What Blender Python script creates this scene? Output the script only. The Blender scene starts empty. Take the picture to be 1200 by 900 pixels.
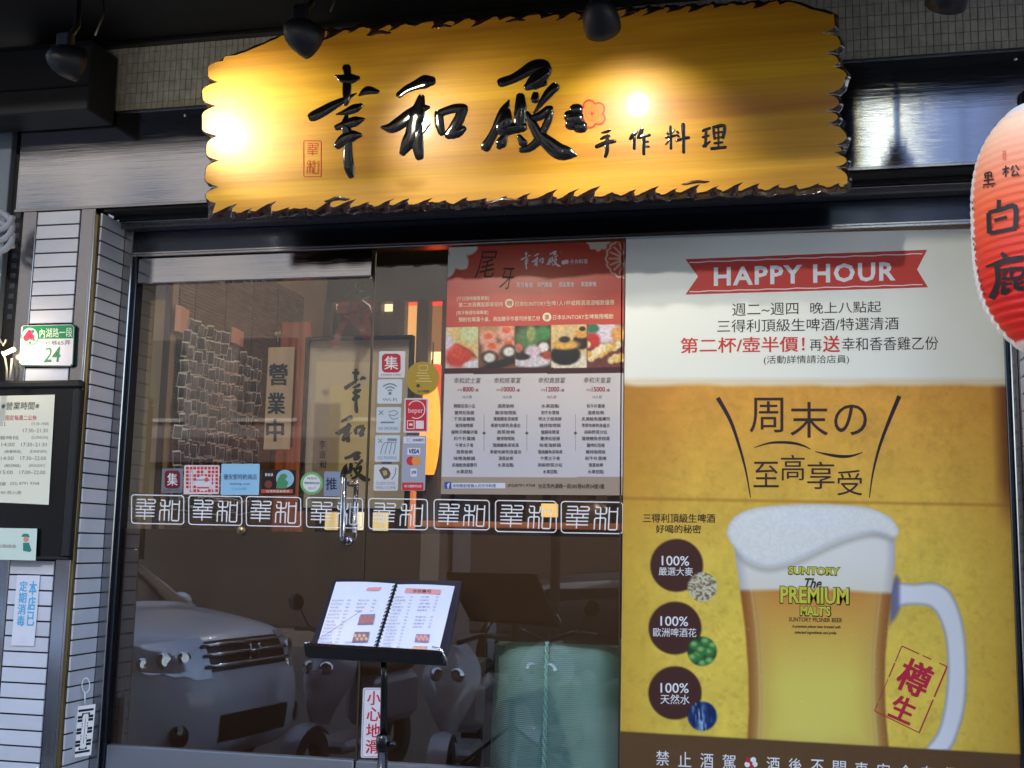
import bpy, bmesh, math, random
import numpy as np
from mathutils import Vector, Matrix
rng = random.Random(7)
C = bpy.context.scene.collection
SC = bpy.context.scene

# ------------------------------------------------------------------ camera
R = np.array([[0.97516353, -0.02014071, 0.22056843],
              [-0.01117177, 0.99011642, 0.13980221],
              [-0.22120415, -0.13879416, 0.96530042]])   # rows: camera right, down, forward in (x, down, into the wall)
F, CAMY, CAMZ = 1357.4, -4.5, 1.35
cam = bpy.data.cameras.new('camera'); camo = bpy.data.objects.new('camera', cam); C.objects.link(camo)
rt = Vector((R[0, 0], R[0, 2], -R[0, 1])); up = -Vector((R[1, 0], R[1, 2], -R[1, 1])); bk = -Vector((R[2, 0], R[2, 2], -R[2, 1]))
camo.matrix_world = Matrix(((rt.x, up.x, bk.x, 0), (rt.y, up.y, bk.y, CAMY), (rt.z, up.z, bk.z, CAMZ), (0, 0, 0, 1)))
cam.lens = F / 1200 * 36; cam.sensor_width = 36; cam.clip_end = 300; cam.clip_start = 0.05
cam.dof.use_dof = True; cam.dof.focus_distance = 4.6; cam.dof.aperture_fstop = 5.6
SC.camera = camo

# ------------------------------------------------------------------ sky, sun, exposure
W = bpy.data.worlds.new('World'); SC.world = W; W.use_nodes = True
nt = W.node_tree; bg = nt.nodes['Background']
sky = nt.nodes.new('ShaderNodeTexSky'); sky.sky_type = 'NISHITA'; sky.sun_disc = False
SUN_EL, SUN_AZ = math.radians(50), math.radians(15)
sky.sun_elevation = SUN_EL; sky.sun_rotation = SUN_AZ; sky.air_density = 1.1; sky.dust_density = 3.0
nt.links.new(sky.outputs[0], bg.inputs[0]); bg.inputs[1].default_value = 0.15
sun = bpy.data.lights.new('sun', 'SUN'); sun.energy = 0.5; sun.angle = math.radians(18); sun.color = (1.0, 0.96, 0.9)
suno = bpy.data.objects.new('sun', sun); C.objects.link(suno)
sd = Vector((math.sin(SUN_AZ) * math.cos(SUN_EL), math.cos(SUN_AZ) * math.cos(SUN_EL), math.sin(SUN_EL)))
suno.rotation_euler = sd.to_track_quat('Z', 'Y').to_euler(); suno.location = (0, -6, 9)
SC.view_settings.view_transform = 'Standard'; SC.view_settings.look = 'None'; SC.view_settings.exposure = 2.8; SC.view_settings.gamma = 1
SC.render.engine = 'CYCLES'; SC.cycles.max_bounces = 8; SC.cycles.transparent_max_bounces = 16
SC.cycles.use_denoising = True

# ------------------------------------------------------------------ mapping photograph -> place
def raydir(px, py):
    d = R.T @ np.array([px - 600, py - 450, F]); return Vector((d[0], d[2], -d[1]))
O = Vector((0, CAMY, CAMZ))
def P(px, py, Y=0.0):
    d = raydir(px, py); return O + d * ((Y - CAMY) / d.y)
def PX(px, py, X):
    d = raydir(px, py); return O + d * (X / d.x)
def PZ(px, py, Z):
    d = raydir(px, py); return O + d * ((Z - CAMZ) / d.z)
def PPL(px, py, p0, n):
    d = raydir(px, py); return O + d * ((p0 - O).dot(n) / d.dot(n))
def Parr(X, Yp, Y):
    d = np.stack([X - 600, Yp - 450, np.full_like(X, F)], -1) @ R
    t = (Y - CAMY) / d[..., 2]
    return np.stack([d[..., 0] * t, np.full_like(t, Y), CAMZ - d[..., 1] * t], -1)

# ------------------------------------------------------------------ materials
def lin(c):
    return tuple(((v / 255) / 12.92 if v / 255 <= 0.04045 else ((v / 255 + 0.055) / 1.055) ** 2.4) for v in c)
MC = {}
def M(name, rgb, rough=0.5, metal=0.0, coat=0.0, emit=0.0, var=0.0, bump=0.0, scale=(30, 30, 30), spec=0.5, bdist=0.002, crough=0.05):
    if name in MC: return MC[name]
    m = bpy.data.materials.new(name); m.use_nodes = True; t = m.node_tree; b = t.nodes['Principled BSDF']
    col = lin(rgb) + (1,)
    b.inputs['Base Color'].default_value = col; b.inputs['Roughness'].default_value = rough
    b.inputs['Metallic'].default_value = metal; b.inputs['Coat Weight'].default_value = coat
    b.inputs['Coat Roughness'].default_value = crough; b.inputs['Specular IOR Level'].default_value = spec
    if emit:
        b.inputs['Emission Color'].default_value = col; b.inputs['Emission Strength'].default_value = emit
    if var or bump:
        tc = t.nodes.new('ShaderNodeTexCoord'); mp = t.nodes.new('ShaderNodeMapping'); mp.inputs['Scale'].default_value = scale
        nz = t.nodes.new('ShaderNodeTexNoise'); nz.inputs['Scale'].default_value = 1; nz.inputs['Detail'].default_value = 6
        geo = t.nodes.new('ShaderNodeNewGeometry')
        t.links.new(geo.outputs['Position'], mp.inputs[0]); t.links.new(mp.outputs[0], nz.inputs['Vector'])
        if var:
            rp = t.nodes.new('ShaderNodeMapRange'); rp.inputs['From Min'].default_value = 0.3; rp.inputs['From Max'].default_value = 0.7
            rp.inputs['To Min'].default_value = 1 - var; rp.inputs['To Max'].default_value = 1 + var * 0.5
            mx = t.nodes.new('ShaderNodeVectorMath'); mx.operation = 'SCALE'; mx.inputs[0].default_value = col[:3]
            t.links.new(nz.outputs[0], rp.inputs[0]); t.links.new(rp.outputs[0], mx.inputs['Scale']); t.links.new(mx.outputs[0], b.inputs['Base Color'])
        if bump:
            bp = t.nodes.new('ShaderNodeBump'); bp.inputs['Strength'].default_value = bump; bp.inputs['Distance'].default_value = bdist
            t.links.new(nz.outputs[0], bp.inputs['Height']); t.links.new(bp.outputs[0], b.inputs['Normal'])
    MC[name] = m; return m
def ink(rgb, g=0.45):
    return M('ink_%d_%d_%d' % rgb, rgb, rough=g, spec=0.3)
def print_mat(name='printed_sheet', rough=0.35, coat=0.0):
    if name in MC: return MC[name]
    m = bpy.data.materials.new(name); m.use_nodes = True; t = m.node_tree; b = t.nodes['Principled BSDF']
    a = t.nodes.new('ShaderNodeAttribute'); a.attribute_name = 'print'
    t.links.new(a.outputs['Color'], b.inputs['Base Color']); b.inputs['Roughness'].default_value = rough
    b.inputs['Specular IOR Level'].default_value = 0.35; b.inputs['Coat Weight'].default_value = coat
    tc = t.nodes.new('ShaderNodeNewGeometry'); nz = t.nodes.new('ShaderNodeTexNoise'); nz.inputs['Scale'].default_value = 5
    bp = t.nodes.new('ShaderNodeBump'); bp.inputs['Strength'].default_value = 0.15; bp.inputs['Distance'].default_value = 0.01
    t.links.new(tc.outputs['Position'], nz.inputs['Vector']); t.links.new(nz.outputs[0], bp.inputs['Height']); t.links.new(bp.outputs[0], b.inputs['Normal'])
    MC[name] = m; return m

# ------------------------------------------------------------------ objects
def link(name, me, parent=None, mats=None, loc=None):
    o = bpy.data.objects.new(name, me); C.objects.link(o)
    if parent is not None:
        o.parent = parent
        o.matrix_parent_inverse = parent_inv(parent)
    if mats:
        for m in (mats if isinstance(mats, (list, tuple)) else [mats]): me.materials.append(m)
    if loc: o.location = loc
    return o
def world_of(o):
    m = Matrix.LocRotScale(o.location, o.rotation_euler, o.scale)
    if o.parent: m = world_of(o.parent) @ o.matrix_parent_inverse @ m
    return m
def parent_inv(p): return world_of(p).inverted()
def tag(o, label=None, cat=None, group=None, kind=None):
    if label: o['label'] = label
    if cat: o['category'] = cat
    if group: o['group'] = group
    if kind: o['kind'] = kind
    return o
def thing(name, label, cat, loc=(0, 0, 0), group=None):
    o = bpy.data.objects.new(name, None); C.objects.link(o); o.location = loc; o.empty_display_size = 0.05
    return tag(o, label, cat, group)
class MB:
    """collects shapes, builds ONE mesh object"""
    def __init__(s): s.v = []; s.f = []; s.m = []; s.smooth = []
    def add(s, vs, fs, mi=0, sm=False):
        b = len(s.v); s.v += [tuple(v) for v in vs]
        for f in fs: s.f.append(tuple(i + b for i in f)); s.m.append(mi); s.smooth.append(sm)
        return s
    def box(s, x0, x1, y0, y1, z0, z1, mi=0, ch=0.0):
        if ch <= 0:
            vs = [(x, y, z) for x in (x0, x1) for y in (y0, y1) for z in (z0, z1)]
            s.add(vs, [(0, 1, 3, 2), (4, 6, 7, 5), (0, 4, 5, 1), (2, 3, 7, 6), (0, 2, 6, 4), (1, 5, 7, 3)], mi)
        else:
            bm = bmesh.new(); bmesh.ops.create_cube(bm, size=1)
            for v in bm.verts: v.co = ((x0 + x1) / 2 + v.co.x * (x1 - x0), (y0 + y1) / 2 + v.co.y * (y1 - y0), (z0 + z1) / 2 + v.co.z * (z1 - z0))
            bmesh.ops.bevel(bm, geom=bm.edges[:], offset=ch, segments=1, affect='EDGES')
            s.bm(bm, mi)
        return s
    def bm(s, bm, mi=0, sm=False):
        bm.verts.index_update(); s.add([v.co[:] for v in bm.verts], [[v.index for v in f.verts] for f in bm.faces], mi, sm); bm.free(); return s
    def quad(s, a, b, c, d, mi=0): return s.add([a, b, c, d], [(0, 1, 2, 3)], mi)
    def tube(s, pts, r, n=10, mi=0, cap=True, sm=True):
        pts = [Vector(p) for p in pts]; rs = r if isinstance(r, (list, tuple)) else [r] * len(pts)
        rings = []; ref = None
        for i, p in enumerate(pts):
            t = (pts[min(i + 1, len(pts) - 1)] - pts[max(i - 1, 0)]).normalized()
            if ref is None: ref = Vector((0, 0, 1)) if abs(t.z) < 0.9 else Vector((0, 1, 0))
            a = t.cross(ref).normalized(); ref = a.cross(t).normalized()
            rings.append([p + (a * math.cos(2 * math.pi * k / n) + ref * math.sin(2 * math.pi * k / n)) * rs[i] for k in range(n)])
        vs = [v for rg in rings for v in rg]; fs = []
        for i in range(len(rings) - 1):
            for k in range(n): fs.append((i * n + k, i * n + (k + 1) % n, (i + 1) * n + (k + 1) % n, (i + 1) * n + k))
        if cap: fs.append(tuple(range(n))[::-1]); fs.append(tuple((len(rings) - 1) * n + k for k in range(n)))
        return s.add(vs, fs, mi, sm)
    def lathe(s, prof, c, axis=(0, 0, 1), n=24, mi=0, sm=True):
        ax = Vector(axis).normalized(); a = ax.cross(Vector((1, 0, 0)) if abs(ax.x) < 0.9 else Vector((0, 1, 0))).normalized(); b = ax.cross(a); c = Vector(c)
        vs = []; fs = []
        for (r, h) in prof:
            for k in range(n):
                th = 2 * math.pi * k / n; vs.append(c + ax * h + (a * math.cos(th) + b * math.sin(th)) * r)
        for i in range(len(prof) - 1):
            for k in range(n): fs.append((i * n + k, i * n + (k + 1) % n, (i + 1) * n + (k + 1) % n, (i + 1) * n + k))
        return s.add(vs, fs, mi, sm)
    def mesh(s, name):
        me = bpy.data.meshes.new(name); me.from_pydata(s.v, [], s.f); me.polygons.foreach_set('material_index', s.m); me.polygons.foreach_set('use_smooth', s.smooth)
        me.update(); return me
    def build(s, name, mats, parent=None, label=None, kind=None):
        o = link(name, s.mesh(name), parent, mats)
        if label: o['label'] = label
        if kind: o['kind'] = kind
        return o

# mappers: a surface on which marks are laid; f(px, py, lift) -> point
def onY(Y):
    return lambda x, y, l=0.0: P(x, y, Y - l)
def poly(mb, f, pts, lift=0.0, mi=0):
    """fills a traced outline (px) laid on a surface"""
    bm = bmesh.new(); vs = [bm.verts.new(f(x, y, lift)) for x, y in pts]; es = [bm.edges.new((vs[i], vs[(i + 1) % len(vs)])) for i in range(len(vs))]
    bmesh.ops.triangle_fill(bm, use_beauty=True, edges=es); bm.normal_update(); mb.bm(bm, mi)
def rectp(x0, y0, x1, y1, r=0.0, n=4):
    if r <= 0: return [(x0, y0), (x1, y0), (x1, y1), (x0, y1)]
    o = []
    for cx, cy, a0 in ((x1 - r, y0 + r, -90), (x1 - r, y1 - r, 0), (x0 + r, y1 - r, 90), (x0 + r, y0 + r, 180)):
        for k in range(n + 1): a = math.radians(a0 + 90 * k / n); o.append((cx + r * math.cos(a), cy + r * math.sin(a)))
    return o
def circ(cx, cy, r, n=32, ry=None):
    ry = ry or r; return [(cx + r * math.cos(2 * math.pi * k / n), cy + ry * math.sin(2 * math.pi * k / n)) for k in range(n)]
def ribbon(mb, f, pts, w, lift=0.0, mi=0, closed=False, caps=False):
    n = len(pts); ws = w if isinstance(w, (list, tuple)) else [w] * n; L = []; Rr = []
    for i in range(n):
        if closed: a, b = pts[i - 1], pts[(i + 1) % n]
        else: a, b = pts[max(i - 1, 0)], pts[min(i + 1, n - 1)]
        dx, dy = b[0] - a[0], b[1] - a[1]; q = math.hypot(dx, dy) or 1; nx, ny = -dy / q, dx / q
        k = 1.0
        if 0 < i < n - 1 or closed:
            p0, p1, p2 = pts[i - 1], pts[i], pts[(i + 1) % n]
            u = (p1[0] - p0[0], p1[1] - p0[1]); v = (p2[0] - p1[0], p2[1] - p1[1]); lu = math.hypot(*u) or 1; lv = math.hypot(*v) or 1
            c = (u[0] * v[0] + u[1] * v[1]) / lu / lv; k = min(1.5, 1 / max(0.35, math.sqrt((1 + c) / 2)))
        h = ws[i] / 2 * k; L.append(f(pts[i][0] + nx * h, pts[i][1] + ny * h, lift)); Rr.append(f(pts[i][0] - nx * h, pts[i][1] - ny * h, lift))
    vs = L + Rr; fs = [(i, i + 1, n + i + 1, n + i) for i in range(n - 1)]
    if closed: fs.append((n - 1, 0, n, 2 * n - 1))
    mb.add(vs, fs, mi)
def crom(pts, k=4):
    o = []; n = len(pts)
    for i in range(n - 1):
        p0, p1, p2, p3 = pts[max(i - 1, 0)], pts[i], pts[i + 1], pts[min(i + 2, n - 1)]
        for j in range(k):
            t = j / k; o.append(tuple(0.5 * ((2 * b) + (-a + c) * t + (2 * a - 5 * b + 4 * c - d) * t * t + (-a + 3 * b - 3 * c + d) * t ** 3) for a, b, c, d in zip(p0, p1, p2, p3)))
    o.append(tuple(pts[-1])); return o

# text ------------------------------------------------------------
TC = {}
def text_data(s, bold=0.0, shear=0.0, space=1.0):
    key = (s, bold, shear, space)
    if key in TC: return TC[key]
    cu = bpy.data.curves.new('t', 'FONT'); cu.body = s; cu.offset = bold; cu.shear = shear; cu.space_character = space; cu.resolution_u = 2 if len(s) > 6 else 4
    o = bpy.data.objects.new('t', cu); C.objects.link(o)
    me = bpy.data.meshes.new_from_object(o); vs = np.empty(len(me.vertices) * 3); me.vertices.foreach_get('co', vs); vs = vs.reshape(-1, 3)
    fs = [tuple(p.vertices) for p in me.polygons]
    bpy.data.objects.remove(o); bpy.data.curves.remove(cu); bpy.data.meshes.remove(me)
    lo = vs.min(0); hi = vs.max(0); vs = (vs - lo) / np.maximum(hi - lo, 1e-6)
    TC[key] = (vs[:, :2], fs); return TC[key]
def text(mb, f, s, x0, y0, x1, y1, lift=0.0012, mi=0, bold=0.0, shear=0.0, dy=0.0, space=1.0):
    """lettering fitted to a box whose lower edge drops by dy px from left to right"""
    if bold and any(ord(c) > 0x2E80 for c in s):
        b = abs(bold) * (y1 - y0) * 0.55
        if bold > 0:
            for i, (ox, oy) in enumerate(((-b, -b * .6), (b, -b * .6), (-b, b * .6), (b, b * .6))):
                text(mb, f, s, x0 + ox, y0 + oy, x1 + ox, y1 + oy, lift + 0.00009 * i, mi, 0, shear, dy, space)
            return
        bold = 0
    vs, fs = text_data(s, bold, shear, space)
    mb.add([f(x0 + u * (x1 - x0), y1 - v * (y1 - y0) + dy * (u - 0.5), lift) for u, v in vs], fs, mi)

# printed pictures: dense sheet coloured per vertex -----------------
def sRGB(a): a = np.asarray(a, float) / 255; return np.where(a <= 0.04045, a / 12.92, ((a + 0.055) / 1.055) ** 2.4)
def raster(name, parent, x0, y0, x1, y1, step, fn, Y, mat=None, quad=None):
    nx = max(2, int((x1 - x0) / step) + 1); ny = max(2, int((y1 - y0) / step) + 1)
    X, Yp = np.meshgrid(np.linspace(x0, x1, nx), np.linspace(y0, y1, ny))
    if quad:   # corners (px) tl, tr, br, bl, bilinear
        U = (X - x0) / (x1 - x0); V = (Yp - y0) / (y1 - y0); q = [np.array(c, float) for c in quad]
        Q = ((1 - U) * (1 - V))[..., None] * q[0] + (U * (1 - V))[..., None] * q[1] + (U * V)[..., None] * q[2] + ((1 - U) * V)[..., None] * q[3]
        col = fn(Q[..., 0], Q[..., 1]); pos = Parr(Q[..., 0], Q[..., 1], Y)
    else:
        col = fn(X, Yp); pos = Parr(X, Yp, Y)
    me = bpy.data.meshes.new(name); idx = np.arange(nx * ny).reshape(ny, nx)
    fc = np.stack([idx[:-1, :-1], idx[1:, :-1], idx[1:, 1:], idx[:-1, 1:]], -1).reshape(-1, 4)
    me.vertices.add(nx * ny); me.vertices.foreach_set('co', pos.reshape(-1)); me.loops.add(fc.size); me.loops.foreach_set('vertex_index', fc.reshape(-1).astype(np.int32))
    me.polygons.add(len(fc)); me.polygons.foreach_set('loop_start', (np.arange(len(fc)) * 4).astype(np.int32)); me.update(calc_edges=True)
    at = me.color_attributes.new('print', 'FLOAT_COLOR', 'POINT'); c4 = np.ones((nx * ny, 4)); c4[:, :3] = sRGB(np.clip(col, 0, 255)).reshape(-1, 3); at.data.foreach_set('color', c4.reshape(-1))
    return link(name, me, parent, mat or print_mat())
def sdist(X, Y, pts):
    """signed distance to a polygon, positive inside"""
    d = np.full(X.shape, 1e9); ins = np.zeros(X.shape, bool); n = len(pts)
    for i in range(n):
        ax, ay = pts[i]; bx, by = pts[(i + 1) % n]; ex, ey = bx - ax, by - ay; L = ex * ex + ey * ey or 1e-9
        t = np.clip(((X - ax) * ex + (Y - ay) * ey) / L, 0, 1); d = np.minimum(d, np.hypot(X - ax - t * ex, Y - ay - t * ey))
        if ay != by: c = ((ay > Y) != (by > Y)) & (X < (bx - ax) * (Y - ay) / (by - ay) + ax); ins ^= c
    return np.where(ins, d, -d)
def mixc(base, col, a): a = np.clip(a, 0, 1)[..., None]; return base * (1 - a) + np.asarray(col, float) * a
def cov(sd, soft=0.7): return np.clip(sd / soft * 0.5 + 0.5, 0, 1)
_ns = np.random.RandomState(3)
_T = _ns.rand(256, 256)
def vnoise(X, Y, s):
    x = X / s; y = Y / s; xi = np.floor(x).astype(int); yi = np.floor(y).astype(int); fx = x - xi; fy = y - yi; fx = fx * fx * (3 - 2 * fx); fy = fy * fy * (3 - 2 * fy)
    g = lambda a, b: _T[a % 256, b % 256]
    return (g(xi, yi) * (1 - fx) + g(xi + 1, yi) * fx) * (1 - fy) + (g(xi, yi + 1) * (1 - fx) + g(xi + 1, yi + 1) * fx) * fy
def fbm(X, Y, s): return vnoise(X, Y, s) * 0.5 + vnoise(X + 91, Y + 17, s / 2.1) * 0.3 + vnoise(X + 13, Y + 71, s / 4.3) * 0.2
def blob(c, X, Y, cx, cy, rx, ry, col, soft=0.35, rot=0.0, a=1.0):
    ca, sa = math.cos(rot), math.sin(rot); u = ((X - cx) * ca + (Y - cy) * sa) / rx; v = (-(X - cx) * sa + (Y - cy) * ca) / ry
    return mixc(c, col, a * np.clip((1 - np.hypot(u, v)) / soft + 0.5, 0, 1))

# ------------------------------------------------------------------ shared materials
steel = M('brushed_stainless', (186, 188, 192), rough=0.06, metal=1, bump=0.16, scale=(2, 2, 700), bdist=0.0006)
steel_v = M('stainless_trim', (165, 165, 168), rough=0.2, metal=1, bump=0.2, scale=(60, 60, 4), bdist=0.0015)
steel_dark = M('dark_header_metal', (62, 68, 80), rough=0.2, metal=0.9, bump=0.15, scale=(4, 4, 500), bdist=0.0006)
gold_seal = M('aged_brass_seam', (120, 104, 66), rough=0.35, metal=0.7, var=0.3, scale=(40, 40, 8))
black_gap = M('black_rubber', (14, 14, 15), rough=0.7)
tile_m = M('white_glazed_tile', (206, 209, 220), rough=0.22, var=0.06, scale=(7, 7, 11), bump=0.12, bdist=0.002)
_t = tile_m.node_tree; _oi = _t.nodes.new('ShaderNodeObjectInfo'); _mr = _t.nodes.new('ShaderNodeMapRange'); _mr.inputs['To Min'].default_value = 0.86; _mr.inputs['To Max'].default_value = 1.02
_sc = _t.nodes.new('ShaderNodeVectorMath'); _sc.operation = 'SCALE'; _b = _t.nodes['Principled BSDF']; _src = _b.inputs['Base Color'].links[0].from_socket
_t.links.new(_oi.outputs['Random'], _mr.inputs[0]); _t.links.new(_src, _sc.inputs[0]); _t.links.new(_mr.outputs[0], _sc.inputs['Scale']); _t.links.new(_sc.outputs[0], _b.inputs['Base Color'])
grout_m = M('dark_grout', (48, 47, 55), rough=0.9, var=0.3, scale=(60, 60, 60))
black_paint = M('matt_black_paint', (9, 9, 10), rough=0.6, var=0.3, scale=(12, 12, 12))
black_gloss = M('black_gloss_plastic', (16, 16, 19), rough=0.22)
chrome = M('polished_chrome', (215, 215, 218), rough=0.08, metal=1)
white_pl = M('white_plastic', (228, 228, 232), rough=0.35)
paper_m = M('white_paper', (232, 230, 222), rough=0.55, var=0.03, scale=(9, 9, 9))
lacquer = M('black_lacquer', (10, 10, 12), rough=0.10, coat=1.0, crough=0.04)
def glass_mat(name, ior, tint=(1, 1, 1)):
    if name in MC: return MC[name]
    m = bpy.data.materials.new(name); m.use_nodes = True; t = m.node_tree; t.nodes.remove(t.nodes['Principled BSDF']); out = t.nodes['Material Output']
    tr = t.nodes.new('ShaderNodeBsdfTransparent'); tr.inputs[0].default_value = tint + (1,)
    gl = t.nodes.new('ShaderNodeBsdfGlossy'); gl.inputs['Roughness'].default_value = 0.0
    mx = t.nodes.new('ShaderNodeMixShader'); ge = t.nodes.new('ShaderNodeNewGeometry')
    dt = t.nodes.new('ShaderNodeVectorMath'); dt.operation = 'DOT_PRODUCT'; t.links.new(ge.outputs['Incoming'], dt.inputs[0]); t.links.new(ge.outputs['Normal'], dt.inputs[1])
    ab = t.nodes.new('ShaderNodeMath'); ab.operation = 'ABSOLUTE'; t.links.new(dt.outputs['Value'], ab.inputs[0])
    om = t.nodes.new('ShaderNodeMath'); om.operation = 'SUBTRACT'; om.inputs[0].default_value = 1; t.links.new(ab.outputs[0], om.inputs[1])
    pw = t.nodes.new('ShaderNodeMath'); pw.operation = 'POWER'; pw.inputs[1].default_value = 5; t.links.new(om.outputs[0], pw.inputs[0])
    f0 = ((ior - 1) / (ior + 1)) ** 2; fr = t.nodes.new('ShaderNodeMath'); fr.operation = 'MULTIPLY_ADD'; fr.inputs[1].default_value = 1 - f0; fr.inputs[2].default_value = f0; t.links.new(pw.outputs[0], fr.inputs[0])
    t.links.new(fr.outputs[0], mx.inputs[0]); t.links.new(tr.outputs[0], mx.inputs[1]); t.links.new(gl.outputs[0], mx.inputs[2]); t.links.new(mx.outputs[0], out.inputs[0])
    MC[name] = m; return m
pane_m = glass_mat('window_glass', 2.3, (0.9, 0.9, 0.88))
def film_mat():
    m = bpy.data.materials.new('brown_frosted_film'); m.use_nodes = True; t = m.node_tree; t.nodes.remove(t.nodes['Principled BSDF']); out = t.nodes['Material Output']
    df = t.nodes.new('ShaderNodeBsdfDiffuse'); df.inputs[0].default_value = lin((26, 24, 24)) + (1,)
    tl = t.nodes.new('ShaderNodeBsdfTranslucent'); tl.inputs[0].default_value = lin((160, 138, 114)) + (1,)
    mx = t.nodes.new('ShaderNodeMixShader'); mx.inputs[0].default_value = 0.5
    t.links.new(df.outputs[0], mx.inputs[1]); t.links.new(tl.outputs[0], mx.inputs[2]); t.links.new(mx.outputs[0], out.inputs[0]); return m
film_m = film_mat()

# key levels (world heights and x positions read once from the photograph)
YF = -0.25                                   # outer wall face
XR = -2.783                                  # plane of the tiled reveal left of the door
Z_FTOP = P(600, 99.8, YF).z; Z_FBOT = P(600, 217.5, YF).z
Z_SOFF = Z_FBOT - 0.012
Z_GTOP = P(300, 292, 0).z; Z_DBOT = P(427, 889, 0).z
X_OUT = P(101.5, 370, YF).x                  # outer corner of the left pillar
X_RIN = 0.862                                # right reveal plane
Z_PLAT = Z_DBOT - 0.20
XT0, XT1 = P(41, 300, YF).x, P(91, 300, YF).x
TP = (P(66, 263.7, YF).z - P(66, 362.8, YF).z) / 6     # tile pitch
TZ0 = P(66, 263.7, YF).z                     # a grout line

# ================================================================== SETTING
GZ = -0.25                                   # street level
asphalt = M('asphalt', (62, 62, 64), rough=0.9, var=0.35, scale=(9, 9, 9), bump=0.5)
paving = M('grey_paving', (120, 118, 114), rough=0.8, var=0.25, scale=(5, 5, 5), bump=0.3)
mb = MB(); mb.quad((-60, -60, GZ), (60, -60, GZ), (60, 20, GZ), (-60, 20, GZ)); tag(mb.build('street', asphalt), 'dark asphalt street in front of the shop', kind='structure')
mb = MB(); mb.box(-12, 12, -1.0, -0.26, GZ, Z_PLAT, ch=0.01); mb.box(-12, 12, -1.3, -1.003, GZ, 0.18, ch=0.01); mb.box(-12, 12, -1.6, -1.303, GZ, -0.03, ch=0.01)
tag(mb.build('pavement', paving), 'raised paved step along the shop front', kind='structure')

# ---- shop interior shell
wood_dk = M('dark_brown_wood', (62, 40, 26), rough=0.45, var=0.3, scale=(30, 30, 3))
wall_tan = M('tan_plaster', (150, 130, 96), rough=0.85, var=0.12, scale=(6, 6, 6), bump=0.1)
ceil_m = M('dark_ceiling', (34, 38, 38), rough=0.7)
Z0 = Z_PLAT + 0.02
mb = MB(); mb.quad((-3.4, 0.02, Z0), (3.2, 0.02, Z0), (3.2, 4.6, Z0), (-3.4, 4.6, Z0)); tag(mb.build('interior_floor', wood_dk), 'dark wooden floor inside the shop', kind='structure')
mb = MB(); mb.quad((-3.4, 0.02, 3.0), (3.2, 0.02, 3.0), (3.2, 4.6, 3.0), (-3.4, 4.6, 3.0)); tag(mb.build('interior_ceiling', ceil_m), 'dark ceiling inside the shop', kind='structure')
mb = MB(); mb.quad((-3.4, 4.6, Z0), (3.2, 4.6, Z0), (3.2, 4.6, 3.0), (-3.4, 4.6, 3.0)); mb.quad((3.2, 0.02, Z0), (3.2, 4.6, Z0), (3.2, 4.6, 3.0), (3.2, 0.02, 3.0))
tag(mb.build('interior_wall', wall_tan), 'brown plaster walls at the back of the shop', kind='structure')

# ---- building mass above and beside
mb = MB(); mb.box(-9, 9, 0.0, 0.3, 3.8, 14); mb.box(-9, -3.6, -0.2, 0.3, 0, 3.8); mb.box(1.35, 9, -0.2, 0.3, 0, 3.8)
t = thing('building', 'concrete building above the restaurant, storeys out of the picture', 'building', (0, 0.1, 3.8))
mb.build('wall', M('old_concrete', (96, 94, 90), rough=0.9, var=0.2, scale=(2, 2, 2)), t)

# ---- mosaic wall over the fascia
t = thing('mosaic_wall', 'strip of small cream upright mosaic tiles above the steel fascia, beside the wooden sign', 'wall', (-1, YF + 0.05, Z_FTOP))
mb = MB(); mb.box(-3.2, 1.42, YF + 0.035, YF + 0.3, Z_FTOP - 0.05, 3.79); mb.build('wall', grout_m, t)
mw, mh = 0.0258, 0.0455
tm = M('cream_mosaic', (196, 194, 178), rough=0.3, var=0.25, scale=(38, 38, 22))
mb = MB(); z = Z_FTOP + 0.004; row = 0
while z < 3.52:
    x = -2.95
    while x < 1.12:
        d = rng.uniform(-0.0008, 0.0008); g = 0.0013
        a = [(x + g, YF + 0.030 + d, z + g), (x + mw - g, YF + 0.030 + d, z + g), (x + mw - g, YF + 0.030 + d, z + mh - g), (x + g, YF + 0.030 + d, z + mh - g)]
        b = [(p[0], YF + 0.036, p[2]) for p in ((x, 0, z), (x + mw, 0, z), (x + mw, 0, z + mh), (x, 0, z + mh))]
        b = [(x + .0006, YF + .036, z + .0006), (x + mw - .0006, YF + .036, z + .0006), (x + mw - .0006, YF + .036, z + mh - .0006), (x + .0006, YF + .036, z + mh - .0006)]
        mb.add(a + b, [(0, 1, 2, 3), (0, 4, 5, 1), (1, 5, 6, 2), (2, 6, 7, 3), (3, 7, 4, 0)])
        x += mw
    z += mh
mb.build('mosaic_tile', tm, t, kind='stuff')

# ---- fascia
XL_F, XRT_F = P(22, 190, YF).x, 1.5
t = thing('metal_fascia', 'wide brushed stainless fascia band behind the wooden sign board', 'fascia', (-1, YF, Z_FBOT))
mb = MB(); mb.box(XL_F, XRT_F, YF, YF + 0.25, Z_FBOT, Z_FTOP, ch=0.004); mb.build('panel', steel, t)
mb = MB(); mb.box(XL_F, XRT_F, YF - 0.006, YF + 0.001, Z_FTOP - 0.003, Z_FTOP + 0.006); mb.box(XL_F, XRT_F, YF - 0.004, YF + 0.002, Z_FBOT - 0.008, Z_FBOT + 0.002); mb.build('edge_trim', steel_v, t)
for px, py in ((217, 135), (1190, 69), (1180, 175)):
    mb = MB(); q = P(px, py, YF); mb.lathe([(0.0, 0.005), (0.005, 0.004), (0.007, 0)], (q.x, YF, q.z), (0, -1, 0), 10); mb.build('screw', chrome, t)
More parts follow.
